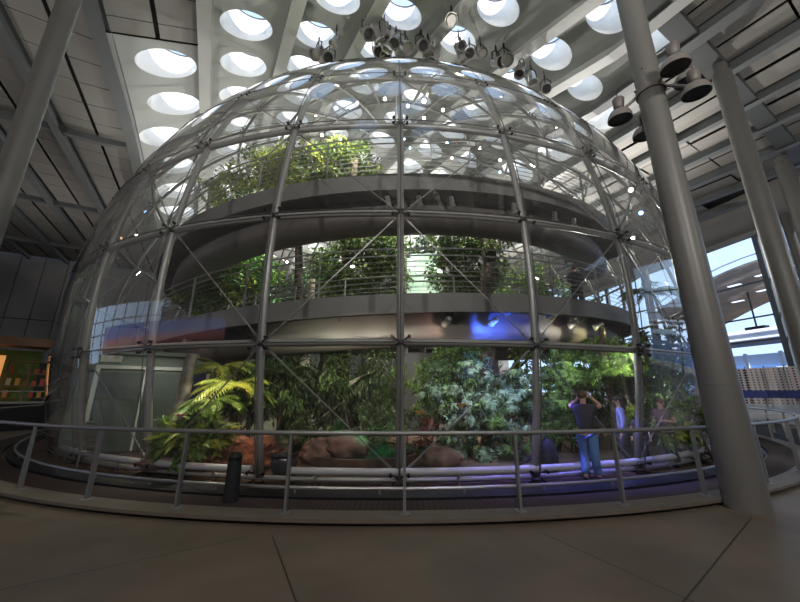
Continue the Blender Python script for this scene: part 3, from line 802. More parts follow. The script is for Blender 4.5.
# bushes under the lower ramp
shrub('broad_leaf_bush', 'dense bush of cool-lit broad leaves right of the centre mullion', base_of(475, 10.6),
      [(AD(470, 415, 10.3), 1.05), (AD(505, 410, 10.3), 1.0), (AD(440, 390, 10.8), .9), (AD(480, 375, 10.8), .9), (AD(515, 385, 10.8), .8), (AD(525, 440, 10.1), .65), (AD(450, 445, 10), .6), (AD(490, 450, 10), .6)], 2600, .27, .085, 'leaf_blue', 21, droop=.8, stems=9, ros=True)
shrub('broad_leaf_bush', 'dark bush between the thick mullion and the visitor in blue jeans', base_of(560, 12.2),
      [(AD(552, 400, 11.6), .85), (AD(565, 375, 12), .8), (AD(545, 430, 11.4), .6), (AD(575, 425, 11.8), .6), (AD(560, 352, 12.4), .6)], 2400, .22, .075, 'leaf_mid', 22, droop=.8, ros=True)
shrub('light_green_bush', 'pale yellow-green bush in front of the grey tower panel', base_of(430, 12.4),
      [(AD(432, 372, 12), .75), (AD(455, 360, 12), .8), (AD(418, 395, 11.6), .6), (AD(440, 400, 11.4), .6), (AD(470, 355, 12), .6)], 3000, .15, .085, 'leaf_mid', 23)
shrub('potted_lily', 'bright green large-leaved plant with a pink flower at the far left', base_of(195, 9.8),
      [(AD(182, 440, 9.3), .42), (AD(200, 430, 9.4), .42), (AD(215, 442, 9.3), .40), (AD(192, 425, 9.6), .34)], 620, .38, .16, 'leaf_bright', 24, droop=.1, flower=[(AD(180, 419, 9.0), 'petal')])
shrub('red_bromeliad', 'reddish spiky plants at the foot of the centre bush', base_of(425, 9.6),
      [(AD(415, 445, 9.2), .42), (AD(432, 452, 9.2), .38), (AD(425, 435, 9.6), .35)], 520, .32, .05, 'leaf_red', 25, droop=.0, flower=[(AD(420, 415, 9.6), 'orange'), (AD(462, 408, 9.3), 'orange')])
shrub('light_green_bush', 'low lit plants at the right by the yellow sign', base_of(683, 12.0),
      [(AD(668, 430, 11.3), .35), (AD(650, 420, 11.6), .4), (AD(690, 415, 12), .4), (AD(680, 440, 11.2), .28)], 1100, .20, .09, 'leaf_bright', 26)
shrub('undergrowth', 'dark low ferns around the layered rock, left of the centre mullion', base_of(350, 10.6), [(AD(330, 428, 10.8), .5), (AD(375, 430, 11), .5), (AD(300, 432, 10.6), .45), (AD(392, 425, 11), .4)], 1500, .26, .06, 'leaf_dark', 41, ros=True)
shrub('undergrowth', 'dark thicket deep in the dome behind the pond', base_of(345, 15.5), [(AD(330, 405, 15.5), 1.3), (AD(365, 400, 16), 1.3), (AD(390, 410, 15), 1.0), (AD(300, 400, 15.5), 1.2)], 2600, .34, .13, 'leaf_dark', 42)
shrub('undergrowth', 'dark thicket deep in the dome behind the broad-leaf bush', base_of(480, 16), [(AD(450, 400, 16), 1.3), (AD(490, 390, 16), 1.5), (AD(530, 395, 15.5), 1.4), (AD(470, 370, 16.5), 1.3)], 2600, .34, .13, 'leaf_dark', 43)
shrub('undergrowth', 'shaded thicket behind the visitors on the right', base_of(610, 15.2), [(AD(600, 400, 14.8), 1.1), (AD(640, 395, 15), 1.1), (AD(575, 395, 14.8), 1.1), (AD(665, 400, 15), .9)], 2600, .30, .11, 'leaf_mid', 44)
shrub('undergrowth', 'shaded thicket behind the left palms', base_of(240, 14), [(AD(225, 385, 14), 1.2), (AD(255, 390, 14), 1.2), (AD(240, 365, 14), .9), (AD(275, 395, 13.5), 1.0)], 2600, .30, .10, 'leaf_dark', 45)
# fern-like palms on the left
for lab, x, y, d, n, L, mm, sd in (('arching yellow-green palm beside the left mullion, tallest of its cluster', 235, 385, 10.6, 16, 1.35, 'leaf_yellow', 31),
                                   ('lower green palm left of the thick mullion, above the leafy pot plant', 212, 402, 10.4, 13, 1.1, 'leaf_bright', 32),
                                   ('palm with its fronds under the girder, farthest back of the left palms', 222, 368, 11.4, 15, 1.2, 'leaf_yellow', 36),
                                   ('palm leaning over the mulch bank beside the thick left mullion', 250, 400, 10.9, 13, 1.0, 'leaf_mid', 37),
                                   ('shadowy palm just right of the left mullion', 282, 372, 11.2, 14, 1.4, 'leaf_dark', 33),
                                   ('palm with drooping fronds high against the glass at the right', 650, 292, 12.7, 9, 1.1, 'leaf_mid', 34),
                                   ('fan of bright fronds between the two right-hand mullions', 622, 372, 12.4, 14, 1.2, 'leaf_bright', 35)):
    rg = random.Random(sd); p = at_dist(x, y, d); bs = Vector((p.x, p.y, -.06)) if sd != 34 else dpt(13.9, 41, -.06)
    t = empty('palm', bs, lab, 'palm'); b = MB(); b.tube([bs, bs+(p-bs)*.5+Vector((.06, 0, 0)), p], [.08, .06, .05], 8); ploc(b.build('trunk', M['bark'], smooth=True), t)
    for i in range(n):
        b = MB(); frond(b, p, 2*math.pi*i/n+rg.uniform(-.2, .2), L*rg.uniform(.75, 1.1), rg.uniform(.3, .8), rg.uniform(.5, 1.1), rg, 15, .30, .055); ploc(b.build('frond', M[mm]), t)
# leaning pale trunk at the left, rocks, mulch bank, pond
t = empty('leaning_trunk', base_of(176, 11.0), 'pale leaning tree trunk beside the white doorway', 'trunk')
p0 = Vector(base_of(176, 11.0)); p1 = at_dist(192, 354, 11.0)
b = MB(); b.tube([p0, (p0+p1)*.5+Vector((.05, 0, 0)), p1], [.20, .16, .14], 12); ploc(b.build('trunk', M['palebark'], smooth=True), t)
from mathutils import noise as mnoise
def rock(label, x, y, d, rad, mm='rock', seed=0):
    p = at_dist(x, y, d); b = MB(); b.blob((0, 0, 0), (1, 1, 1), 30, 18, 0)
    vs = []
    for v in b.v:
        v = Vector(v); q = v*2.2+Vector((seed*3.1, 0, 0)); k = 1+.30*mnoise.noise(q)+.14*mnoise.noise(q*2.7)+.10*abs(mnoise.noise(Vector((q.x*.6, q.y*.6, q.z*6))))
        vs.append((v.x*rad[0]*k, v.y*rad[1]*k, v.z*rad[2]*k))
    b.v = vs; o = b.build('rock', M[mm], smooth=True); o.location = (p.x, p.y, max(p.z, rad[2]*.55-.06)); tag(o, label, 'rock')
rock('reddish layered rock over the pond, left of the centre mullion', 345, 447, 9.2, (.55, .42, .36), 'rock', 1)
rock('smaller brown rock left of the layered one', 318, 452, 9.3, (.4, .35, .3), 'rock', 2)
rock('brown rock under the red plants', 440, 462, 9.0, (.5, .35, .28), 'rock', 3)
rock('flat rock in warm light at the far left planting', 165, 462, 9.6, (.55, .3, .14), 'rock', 4)
M['mulch'] = mat('orange_mulch', (.26, .10, .055), .9, 0, 0, 9, 1.0, (.06, .025, .015))
b = MB(); random.seed(5); b.blob((0, 0, 0), (1, 1, 1), 44, 26, 0); b.v = [tuple(Vector((v[0]*1.15, v[1]*.85, v[2]*.55))*(1+.35*mnoise.noise(Vector(v)*1.6)+.16*mnoise.noise(Vector(v)*6)+.08*mnoise.noise(Vector(v)*15))) for v in b.v]; o = b.build('soil_bank', M['mulch'], smooth=True); o.location = tuple(at_dist(238, 452, 9.9).xy)+(.05,); tag(o, 'sloping bank of reddish mulch under the palms', 'soil')
b = MB(); pc = at_dist(365, 470, 10.0); b.lathe([(.001, 0), (.9, 0), (1.5, 0)], Matrix.Translation((pc.x, pc.y, .15)), 36); b.lathe([(1.5, .0), (1.5, .06), (1.62, .06), (1.62, -.4), (1.5, -.4), (1.5, 0)], Matrix.Translation((pc.x, pc.y, .12)), 36, 1)
tag(b.build('pond', [M['water'], M['soil']], smooth='auto'), 'shallow green-lit pond behind the bumper tube, left of centre', 'pond')
# grey lift tower at the back of the dome
t = empty('lift_tower', base_of(418, 17.0), 'grey lift tower behind the plants right of the centre mullion', 'tower')
c = Vector(base_of(418, 17.0)); Rt = Matrix.Rotation(R_(-3), 3, 'Z')
b = MB(); b.box(c+Vector((0, 0, 1.75)), (1.5, 1.2, 3.6), Rt); ploc(b.build('shaft', M['grey']), t)
M['misty'] = mat('misty_backdrop', (.55, .72, .74), .7, 0, 0, 1.2, 0, (.30, .48, .42))  # pale teal stands in for the bright space beyond the far glass
c2 = Vector(base_of(427, 17.0))
b = MB(); b.box(c2+Vector((0, 0, 6.9)), (1.9, .25, 3.9), Rt); ploc(b.build('pale_panel', M['misty']), t)
for sx in (-.98, .98):
    b = MB(); b.box(c2+Vector((sx, -.05, 6.0)), (.10, .3, 7.2), Rt); ploc(b.build('post', M['steel']), t)

# ------------------------------------------------------------------ entrance lobby inside the dome, left
t = empty('entrance_lobby', tuple(polar(-36.2, 13.4, -.06)), 'pale green doorway lobby inside the dome at the left', 'doorway')
c = polar(-36.2, 13.4); Rl = Matrix.Rotation(R_(33), 3, 'Z')
M['lobby'] = mat('lobby_paint', (.15, .18, .145), .6); M['lobbyw'] = mat('lobby_trim', (.58, .58, .52), .5); M['lobbyd'] = mat('lobby_door_paint', (.055, .07, .05), .5); M['bluewin'] = mat('blue_window', (.03, .04, .10), .15)
def lb(dx, dy, z, sx, sy, sz, nm, m):
    b = MB(); b.box(c+Rl @ Vector((dx, dy, 0))+Vector((0, 0, z)), (sx, sy, sz), Rl); return ploc(b.build(nm, M[m]), t)
lb(0, .5, 1.35, 3.3, .8, 2.8, 'wall', 'lobby'); lb(0, .45, 2.82, 3.5, 1.1, .12, 'roof', 'lobby')
for dx in (-.55, .55):
    d = lb(dx, .06, 1.1, 1.0, .07, 2.25, 'door', 'lobbyd'); b = MB(); b.box(c+Rl @ Vector((dx*.25, -.02, 0))+Vector((0, 0, 1.05)), (.25, .05, .05), Rl); o = b.build('door_handle', M['spotsilver']); o.parent = d; o.matrix_parent_inverse = Matrix.Translation(t.location).inverted()
for dx, wd in ((-1.15, .1), (0, .05), (1.1, .1), (1.72, .1)): lb(dx, .02, 1.15, wd, .14, 2.35, 'door_frame', 'lobbyw')
lb(.4, .02, 2.37, 3.2, .14, .1, 'door_frame', 'lobbyw'); lb(1.41, .06, 1.15, .52, .06, 2.3, 'side_window', 'bluewin'); lb(-.9, .06, 2.62, .5, .05, .2, 'sign', 'lobbyw')
# small planter railings at the left
def fence(label, pts, h, nr, posts):
    t = empty('planter_railing', pts[0], label, 'railing')
    for k in range(nr):
        b = MB(); b.tube([Vector(p)+Vector((0, 0, h-k*h*.8/nr)) for p in pts], .018 if k else .028, 6); ploc(b.build('rail', M['rail']), t)
    for p in pts:
        b = MB(); b.tube([Vector(p), Vector(p)+Vector((0, 0, h))], .024, 6); ploc(b.build('post', M['rail']), t)
fence('small barred railing behind the leafy plant with the pink flower', [base_of(156, 10.3), base_of(170, 10.8), base_of(222, 11.6)], 1.05, 5, 3)
fence('short barred railing near the black seat at the far left of the dome', [base_of(92, 11.5), base_of(106, 11.2)], 1.0, 6, 2)

# ------------------------------------------------------------------ things on the deck and in the dome
def floor_at(x, y, z=-.03):
    r = ray(x, y); k = (z-CAMZ)/r.z; return Vector((r.x*k, r.y*k, z))
p = floor_at(237, 498, -.03); p = dpt(16.12, math.degrees(math.atan2(p.x-CX, CY-p.y)), -.03)
t = empty('litter_bin', p, 'slim black litter bin standing at the foot of the glass, left of the mullion', 'bin')
b = MB(); b.lathe([(.001, 0), (.115, 0), (.12, .03), (.105, .62), (.001, .62)], Matrix.Translation(p), 18); ploc(b.build('body', M['black'], smooth='auto'), t)
b = MB(); b.lathe([(.112, .62), (.12, .66), (.08, .72), (.001, .73)], Matrix.Translation(p), 18); ploc(b.build('lid', M['dark'], smooth='auto'), t)
p = dpt(14.3, -8.2, -.06)
t = empty('planter_pot', p, 'round dark grey pot behind the glass right of the black bin', 'pot')
b = MB(); b.lathe([(.001, 0), (.16, 0), (.25, .12), (.28, .28), (.24, .42), (.22, .44), (.20, .42), (.001, .38)], Matrix.Translation(p), 24); ploc(b.build('pot', M['lens'], smooth='auto'), t)
b = MB(); b.lathe([(.29, .40), (.30, .43), (.27, .45), (.22, .44)], Matrix.Translation(p), 24); ploc(b.build('rim', M['dark'], smooth='auto'), t)
p = dpt(14.55, 14.5, -.06)
t = empty('backpack', p+Vector((0, 0, 0)), 'black backpack propped on the bumper tube left of the visitor in jeans', 'bag')
b = MB(); b.blob(p+Vector((0, 0, .36)), (.20, .14, .40), 16, 10, .02); ploc(b.build('bag_body', M['black'], smooth=True), t)
b = MB(); b.tube([p+Vector((-.08, 0, .70)), p+Vector((0, 0, .84)), p+Vector((.08, 0, .70))], .02, 6); ploc(b.build('handle', M['dark'], smooth=True), t)
b = MB(); b.tube([p+Vector((-.15, -.05, .55)), p+Vector((-.45, -.1, .36)), p+Vector((-.85, -.15, .20)), p+Vector((-1.25, -.2, .12))], [.03, .028, .026, .024], 6); ploc(b.build('strap', M['dark'], smooth=True), t)
p = polar(39.4, 13.0, -.06)
t = empty('sign_stand', p, 'yellow information sign at the right foot of the dome', 'sign')
b = MB(); b.box(p+Vector((0, 0, .75)), (.45, .04, .75), .6); ploc(b.build('sign_panel', mat('yellow_sign', (.75, .50, .08), .5)), t)
b = MB(); b.tube([p, p+Vector((0, 0, .4))], .03, 6); ploc(b.build('post', M['rail']), t)

# ------------------------------------------------------------------ lights: under-ramp spotlights
def lon_at(x, y, r):
    d = ray(x, y); a_ = d.x**2+d.y**2; b_ = -2*(d.x*CX+d.y*CY); c_ = CX**2+CY**2-r*r; k = (-b_-math.sqrt(max(0, b_*b_-4*a_*c_)))/2/a_
    return math.degrees(math.atan2(d.x*k-CX, CY-d.y*k))
def spot(name, loc, aim, power, colr, ang=60, blend=.6, rad=.06):
    L = bpy.data.lights.new(name, 'SPOT'); L.energy = power; L.color = colr; L.spot_size = R_(ang); L.spot_blend = blend; L.shadow_soft_size = rad
    o = bpy.data.objects.new(name, L); col.objects.link(o); o.location = loc; o.rotation_euler = (Vector(aim)-Vector(loc)).to_track_quat('-Z', 'Y').to_euler(); return o
def fixture(loc, aim, label, group=None, s=1.0, body='spotsilver', lens='lens', arm=.28, up=None):
    loc, aim = Vector(loc), Vector(aim); t = empty('spotlight', loc, label, 'spotlight', group)
    Q = (aim-loc).to_track_quat('Z', 'Y').to_matrix().to_4x4(); T = Matrix.Translation(loc) @ Q
    b = MB(); b.lathe([(.001, -.16*s), (.07*s, -.15*s), (.085*s, -.05*s), (.085*s, .08*s), (.115*s, .15*s), (.115*s, .17*s), (.10*s, .17*s), (.08*s, .12*s)], T, 18); ploc(b.build('body', M[body], smooth='auto'), t)
    b = MB(); b.lathe([(.001, .125*s), (.095*s, .125*s)], T, 18); ploc(b.build('lens', M[lens]), t)
    b = MB(); sx = (Q.to_3x3() @ Vector((1, 0, 0)))*.11*s; upv = up or Vector((0, 0, arm*s))
    b.tube([loc+sx, loc+sx+upv*.6, loc+upv, loc-sx+upv*.6, loc-sx], .012*s, 6); b.tube([loc+upv, loc+upv*1.25], .02*s, 6); ploc(b.build('yoke', M['dark']), t)
    return t
for x, y, lens, colr, pw, lab in ((447, 314, 'spotsilver', (1, .62, .50), 24, 'silver spotlight under the lower ramp just right of the centre mullion'),
                              (494, 316, 'lensblue', (.05, .12, 1), 120, 'silver spotlight under the lower ramp throwing blue light'),
                              (573, 318, 'lenswarm', (1, 1, .8), 62, 'silver spotlight under the ramp between the two right mullions, beside the pale patch'),
                              (598, 321, 'lenson', (1, .92, .45), 62, 'glowing spotlight at the right end under the lower ramp'),
                              (160, 333, 'lenswarm', (1, .55, .3), 16, 'orange glowing spotlight under the ramp at the far left'),
                              (190, 329, 'lenswarm', (1, .55, .3), 16, 'second orange glowing spotlight under the ramp at the left')):
    lo = lon_at(x, y, 12.85); P = dpt(12.85, lo, hz(lo)-.72)
    fixture(P, dpt(11.9, lo-1, hz(lo)-1.05), lab, s=1.0, lens=lens, up=Vector((0, 0, .24)))
    if pw > 20:
        lo2 = lo+{447: -4, 494: 1.5, 573: -3.5, 598: -2.5}[x]
        spot('ramp_spot', dpt(13.2, lo, hz(lo)-1.0), dpt(12.3, lo2, hz(lo)-.98), pw*(4.0 if x == 494 else 1.6), colr, 105 if x == 494 else 95, .45, .04)
for x, y, lens, lab in ((388, 199, 'lenson', 'small lit spotlight under the upper ramp left of the centre mullion'), (419, 198, 'spotsilver', 'silver spotlight under the upper ramp just right of the centre mullion'),
                        (451, 197, 'spotsilver', 'silver spotlight under the upper ramp, second right of the centre'), (512, 200, 'spotsilver', 'silver spotlight under the upper ramp beside the right mullion'),
                        (553, 214, 'lenson', 'lit spotlight under the upper ramp right of the second mullion'), (572, 219, 'lenswarm', 'warm spotlight at the outer end under the upper ramp')):
    lo = lon_at(x, y, 12.7); P = dpt(12.75, lo, hz(lo+360)-.70); fixture(P, P+Vector((.2, .6, -.7)), lab, s=.95, lens=lens, up=Vector((0, 0, .24)))
# lamps high inside the dome on its frame
def far_on_dome(x, y, r=RI-.35):
    d = ray(x, y).normalized(); o = Vector((0, 0, CAMZ))-Vector((CX, CY, CZ)); bb = o.dot(d); disc = bb*bb-(o.dot(o)-r*r); return Vector((0, 0, CAMZ))+d*(-bb+math.sqrt(max(0, disc)))
hi = [(336, 108, 0), (357, 103, 0), (385, 99, 0), (408, 106, 0), (424, 101, 0), (443, 110, 0), (452, 158, 0), (424, 118, 0), (322, 135, 0), (340, 139, 0), (404, 139, 1), (410, 148, 1), (447, 143, 1), (500, 172, 1), (480, 148, 0), (500, 160, 0), (540, 150, 0), (631, 190, 0), (641, 213, 1), (633, 238, 0), (212, 290, 2), (185, 272, 0), (287, 262, 0), (297, 271, 1), (226, 258, 1), (253, 251, 0), (196, 270, 2)]
hi.sort()
for i, (x, y, k) in enumerate(hi):
    P = far_on_dome(x, y); aimp = Vector((CX, CY-4, 3))
    if (Vector((0, 0, CAMZ))-P).length < 3: continue
    fixture(P, P*.3+Vector((0, 0, 2))*.7, '%s spotlight from the left of those lit on the dome frame' % ORD[i], 'spotlights lit on the dome frame', s=1.25 if (x, y) == (424, 101) else .95,
            lens=('lenson', 'lensblue', 'lenswarm')[k], up=(P-Vector((CX, CY, CZ))).normalized()*.30)
# the beams they throw
W1 = (1, .93, .80)
spot('dome_spot', (-3, 13.5, 17.5), (-3.8, 14.5, 11), 13000, (1, .97, .62), 75)
spot('dome_spot', (1.5, 12.5, 17.0), (-1, 14.5, 7.5), 10000, W1, 60)
spot('dome_spot', (3.0, 12.0, 16.5), (2.6, 13.8, 7.0), 13000, (1, .98, .72), 55)
spot('dome_spot', (-4, 20, 18), (-7.5, 16.5, 5), 18000, (.6, 1, .65), 55)
spot('dome_spot', (2, 24, 18), (1.5, 24.5, 6), 7000, (.72, .92, 1), 75)
spot('dome_spot', (6, 20, 17), (5, 21, 5), 10000, W1, 70)
spot('dome_spot', (-6, 22, 17), (-5, 23, 5), 4200, (.9, 1, .8), 70)
spot('dome_spot', (6.5, 13, 13.5), (7.8, 10.9, 2.5), 3500, (1, 1, .9), 38)
spot('dome_spot', tuple(dpt(12.9, 60, 9.5)), AD(660, 300, 12.7), 900, (.85, .95, 1), 70)  # extra spot added to brighten the palm at the right
# low path lights under the ramp, just inside the glass
for lo, aimq, pw, colr, ang in ((2, AD(440, 400, 11.2), 180, (1, .95, .8), 100), (9, AD(490, 410, 10.8), 330, (.62, .76, 1), 100), (14.5, AD(540, 430, 11), 160, (.30, .45, 1), 110), (22, AD(590, 390, 12.6), 110, (.85, 1, .8), 100),
                               (28, AD(630, 380, 12.6), 110, (.95, 1, .8), 100), (38, AD(680, 390, 13), 90, (.85, .95, 1), 110), (-14, AD(232, 400, 10.4), 120, (1, .95, .70), 80), (-13, AD(245, 450, 9.7), 80, (1, .55, .3), 75), (-19, AD(195, 435, 9.6), 120, (1, .92, .75), 80),
                               (-5, AD(345, 440, 9.4), 50, (1, .6, .5), 70), (-7, AD(320, 380, 12), 130, (.95, 1, .75), 95), (-2, AD(375, 370, 12.4), 130, (1, .95, .75), 90)):
    spot('path_spot', tuple(dpt(14.2, lo, 2.85)), aimq, pw*2.0, colr, ang, .8, .08)
spot('pond_spot', tuple(dpt(13.6, -3.5, 1.6)), (pc.x, pc.y, .3), 200, (.1, 1, .45), 70)
for lo, pw, colr in ((25, 260, (.25, .25, 1)), (20, 520, (.16, .18, 1)), (15, 420, (.18, .18, 1)), (10, 260, (.3, .25, 1)), (5, 80, (.55, .5, 1)), (0, 30, (.9, .8, 1)), (-5, 30, (1, .85, .75)), (31, 60, (.8, .82, 1)), (37, 50, (.9, .9, 1))):
    spot('floor_spot', tuple(dpt(14.55, lo, 2.3)), tuple(dpt(14.75, lo, 0.1)), pw, colr, 75, .9)
spot('path_spot', tuple(dpt(12.2, 14, 3.0)), tuple(polar(33.5, 10.2, 1.0)), 260, (.9, .9, 1), 70, .9)  # extra spot added to brighten the visitors on the right
spot('floor_spot', tuple(dpt(13.8, -27, 2.6)), tuple(dpt(14.0, -25, 0.0)), 90, (1, .72, .45), 95, .9)
spot('lobby_fill', tuple(polar(-33.5, 11.6, 2.6)), tuple(polar(-36.5, 13.2, 1.3)), 60, (.9, 1, .85), 100, .9)  # fill spot added so the lobby shows up

# ------------------------------------------------------------------ lamp cluster on the near column
lc = Vector((c1.x, c1.y, 0))
def lampz(y): return at_dist(650, y, c1.length).z
zc = lampz(93)
t = empty('lamp_collar', (lc.x, lc.y, zc), 'dark steel collar with arms clamped round the near column', 'bracket')
b = MB(); b.lathe([(COL1R+.005, -.05), (COL1R+.035, -.05), (COL1R+.035, .05), (COL1R+.005, .05)], Matrix.Translation((lc.x, lc.y, zc)), 32); ploc(b.build('collar', M['lampbody']), t)
view = Vector((lc.x, lc.y, 0)).normalized(); rt_ = Vector((view.y, -view.x, 0))
LP = [(-.60, -.10, -.22, 'leftmost high-bay lamp on the near column, with a cable looping to it'), (-.25, .50, -.48, 'lower lamp hanging left behind the near column'), (.46, -.60, .0, 'biggest high-bay lamp, nearest, right of the near column'), (.66, .40, .32, 'lamp mostly hidden behind the biggest one on the near column'), (.70, .02, -.32, 'rightmost round-faced lamp on the near column')]
for i, (dx, dy, dz, lab) in enumerate(LP):
    P = lc+rt_*dx+view*dy+Vector((0, 0, zc+dz)); s_ = .72
    a0 = lc+(rt_*dx+view*dy).normalized()*(COL1R+.03)+Vector((0, 0, zc))
    b = MB(); b.tube([a0, a0*.5+P*.5, P+Vector((0, 0, .0))], .035, 8); ploc(b.build('arm', M['lampbody']), t)
    l = empty('high_bay_lamp', P, lab, 'lamp')
    T = Matrix.Translation(P) @ Matrix.Rotation(R_(6), 4, 'X')
    b = MB(); b.lathe([(.001, .50*s_), (.14*s_, .50*s_), (.165*s_, .46*s_), (.15*s_, .20*s_), (.12*s_, .14*s_), (.001, .14*s_)], T, 24); ploc(b.build('housing', M['lampbody'], smooth='auto'), l)
    b = MB(); b.lathe([(.10*s_, .15*s_), (.13*s_, .10*s_), (.26*s_, .02*s_), (.33*s_, -.12*s_), (.345*s_, -.24*s_), (.33*s_, -.24*s_), (.30*s_, -.12*s_), (.2*s_, .0)], T, 28); ploc(b.build('reflector', M['lampring'], smooth='auto'), l)
    b = MB(); b.lathe([(.001, -.20*s_), (.30*s_, -.20*s_)], T, 28); ploc(b.build('lens', M['lens']), l)
    if i == 0:
        q = [P+Vector((0, 0, .42)), P+Vector((0, 0, .62))+rt_*.05, P+rt_*.3+Vector((0, 0, .66)), P+rt_*.6+Vector((0, 0, .52)), lc+Vector((0, 0, zc+.52))-view*(COL1R+.01)+rt_*(-.05)]
        b = MB(); b.tube(q, .012, 6); ploc(b.build('cable', M['dark'], smooth=True), l)
# theatre spotlights under the beams above the dome
cl = [(318, 52), (336, 40), (329, 58), (376, 33), (384, 30), (390, 41), (396, 41), (377, 51), (388, 51), (405, 46), (421, 46), (428, 49), (436, 53), (452, 22), (459, 46), (461, 53), (470, 54), (481, 53), (497, 62), (505, 60), (521, 70), (532, 78), (546, 89), (366, 32)]
cl.sort()
for i, (x, y) in enumerate(cl):
    u, v, P = hit(x, y); P = P*.93+Vector((0, 0, CAMZ)); rg = random.Random(100+i)
    aim = P+Vector((rg.uniform(-.5, .5), rg.uniform(-1.2, .6), -1.0)); up = Vector((0, 0, roofz(u, v)-.3-P.z))
    tt = fixture(P, aim, '%s theatre spotlight from the left in the cluster hung above the dome top' % ORD[i], 'cluster of theatre spotlights above the dome', s=rg.uniform(2.1, 3.0), body='spotsilver' if i % 3 else 'lampring', lens='lens' if i % 2 else 'spotsilver', arm=.3)
    b = MB(); b.tube([P+Vector((0, 0, .4)), Vector((P.x, P.y, roofz(P.dot(EU), P.dot(EV))-.05))], .03, 6); ploc(b.build('drop_pipe', M['dark']), tt)

# ------------------------------------------------------------------ right side: lattice barriers, tables, dark mat
M['lattice'] = mat('lattice_panel', (.7, .6, .62), .6)
t_ = M['lattice'].node_tree; vo = t_.nodes.new('ShaderNodeTexVoronoi'); vo.inputs['Scale'].default_value = 6.5; vo.inputs['Randomness'].default_value = 0.0
tcn = t_.nodes.new('ShaderNodeTexCoord'); crn = t_.nodes.new('ShaderNodeValToRGB'); crn.color_ramp.interpolation = 'CONSTANT'; crn.color_ramp.elements[0].color = (.06, .02, .03, 1); crn.color_ramp.elements[1].color = (.75, .68, .70, 1); crn.color_ramp.elements[1].position = .36
t_.links.new(tcn.outputs['Object'], vo.inputs['Vector']); t_.links.new(vo.outputs['Distance'], crn.inputs[0]); t_.links.new(crn.outputs[0], t_.nodes['Principled BSDF'].inputs['Base Color'])
for i in range(7):
    az = 42.6+i*1.55; p = polar(az, 32.0-i*.3, -.1)
    t = empty('lattice_barrier', p, '%s white lattice barrier from the left behind the blue table' % ORD[i], 'barrier', 'lattice barriers by the facade')
    Rb = Matrix.Rotation(R_(-az), 3, 'Z')
    b = MB(); b.box(p+Vector((0, 0, 2.2)), (.84, .06, 2.2), Rb); ploc(b.build('panel', M['lattice']), t)
    b = MB(); b.box(p+Rb @ Vector((.43, 0, 0))+Vector((0, 0, 1.7)), (.05, .09, 3.4), Rb); ploc(b.build('post', M['dark']), t)
    b = MB(); b.box(p+Vector((0, 0, .55)), (.84, .3, 1.1), Rb); ploc(b.build('base', M['pale']), t)
M['bluetop'] = mat('blue_counter', (.03, .05, .30), .4); M['whitep'] = mat('white_paint', (.6, .62, .68), .5)
p = polar(46.0, 24.0, -.1); Rb = Matrix.Rotation(R_(-46.5), 3, 'Z')
t = empty('long_table', p, 'long counter with dark blue front beyond the near column', 'table')
b = MB(); b.box(p+Vector((0, 0, 1.72)), (4.6, .8, .34), Rb); ploc(b.build('top', M['bluetop']), t)
for s in (-2, -1, 0, 1, 2):
    b = MB(); b.box(p+Rb @ Vector((s, 0, 0))+Vector((0, 0, .78)), (.09, .09, 1.56), Rb); ploc(b.build('leg', M['whitep']), t)
for k, (az, d) in enumerate(((44.6, 21.5), (46.9, 19.3))):
    p = polar(az, d, -.1); Rb = Matrix.Rotation(R_(-az), 3, 'Z')
    t = empty('bench', p, ('left' if k == 0 else 'right')+' white bench in front of the blue counter', 'bench')
    b = MB(); b.box(p+Vector((0, 0, .95)), (1.9, .5, .16), Rb); ploc(b.build('seat', M['whitep']), t)
    for s in (-.85, .85):
        b = MB(); b.box(p+Rb @ Vector((s, 0, 0))+Vector((0, 0, .44)), (.08, .4, .88), Rb); ploc(b.build('leg', M['whitep']), t)
b = MB(); vs = [polar(38, 17.4, -.094), polar(62, 17.4, -.094), polar(62, 40, -.094), polar(38, 40, -.094)]; b.add(vs, [(0, 3, 2, 1)]); tag(b.build('floor', M['void']), kind='structure')

# ------------------------------------------------------------------ left side: shop corner
M['orangelit'] = mat('orange_lit_panel', (.9, .45, .15), .6, emit=((1, .42, .12), .55)); M['greenw'] = mat('green_partition', (.07, .12, .02), .7); M['woodw'] = mat('warm_wood', (.20, .10, .045), .6, 0, .3, 3)
az0 = -52
def shop_box(name, az, d, z, sz, m, label=None, catg=None, parent=None):
    p = polar(az, d, z); b = MB(); b.box((0, 0, 0), sz); o = b.build(name, M[m]); o.location = p; o.rotation_euler.z = R_(-az)
    if label: tag(o, label, catg)
    return o
shop_box('display_panel', -50.2, 34, 2.1, (1.5, .2, 3.6), 'orangelit', 'orange glowing display panel at the left edge', 'display')
shop_box('partition', -49.0, 35, 2.2, (3.4, .2, 4.3), 'greenw', 'dark green partition beside the orange panel', 'partition')
shop_box('canopy', -48.9, 32, 4.6, (3.6, 2, .5), 'woodw', 'brown canopy over the shop corner', 'canopy')
t = empty('shelf_unit', polar(-46.0, 33, -.1), 'wooden shelf unit of small goods at the left', 'shelf')
Rb = Matrix.Rotation(R_(46.0), 3, 'Z'); p = polar(-46.0, 33, -.1)
for k in range(5):
    b = MB(); b.box(p+Vector((0, 0, .6+k*.75)), (3.0, .5, .07), Rb); ploc(b.build('shelf', M['woodw']), t)
for sx in (-1.5, -.5, .5, 1.5):
    b = MB(); b.box(p+Rb @ Vector((sx, 0, 0))+Vector((0, 0, 1.9)), (.08, .5, 3.8), Rb); ploc(b.build('upright', M['woodw']), t)
gm = [mat('goods_red', (.4, .06, .04)), mat('goods_green', (.10, .2, .05)), mat('goods_cream', (.5, .42, .28)), mat('goods_orange', (.6, .25, .06))]
rg = random.Random(9); n = 0
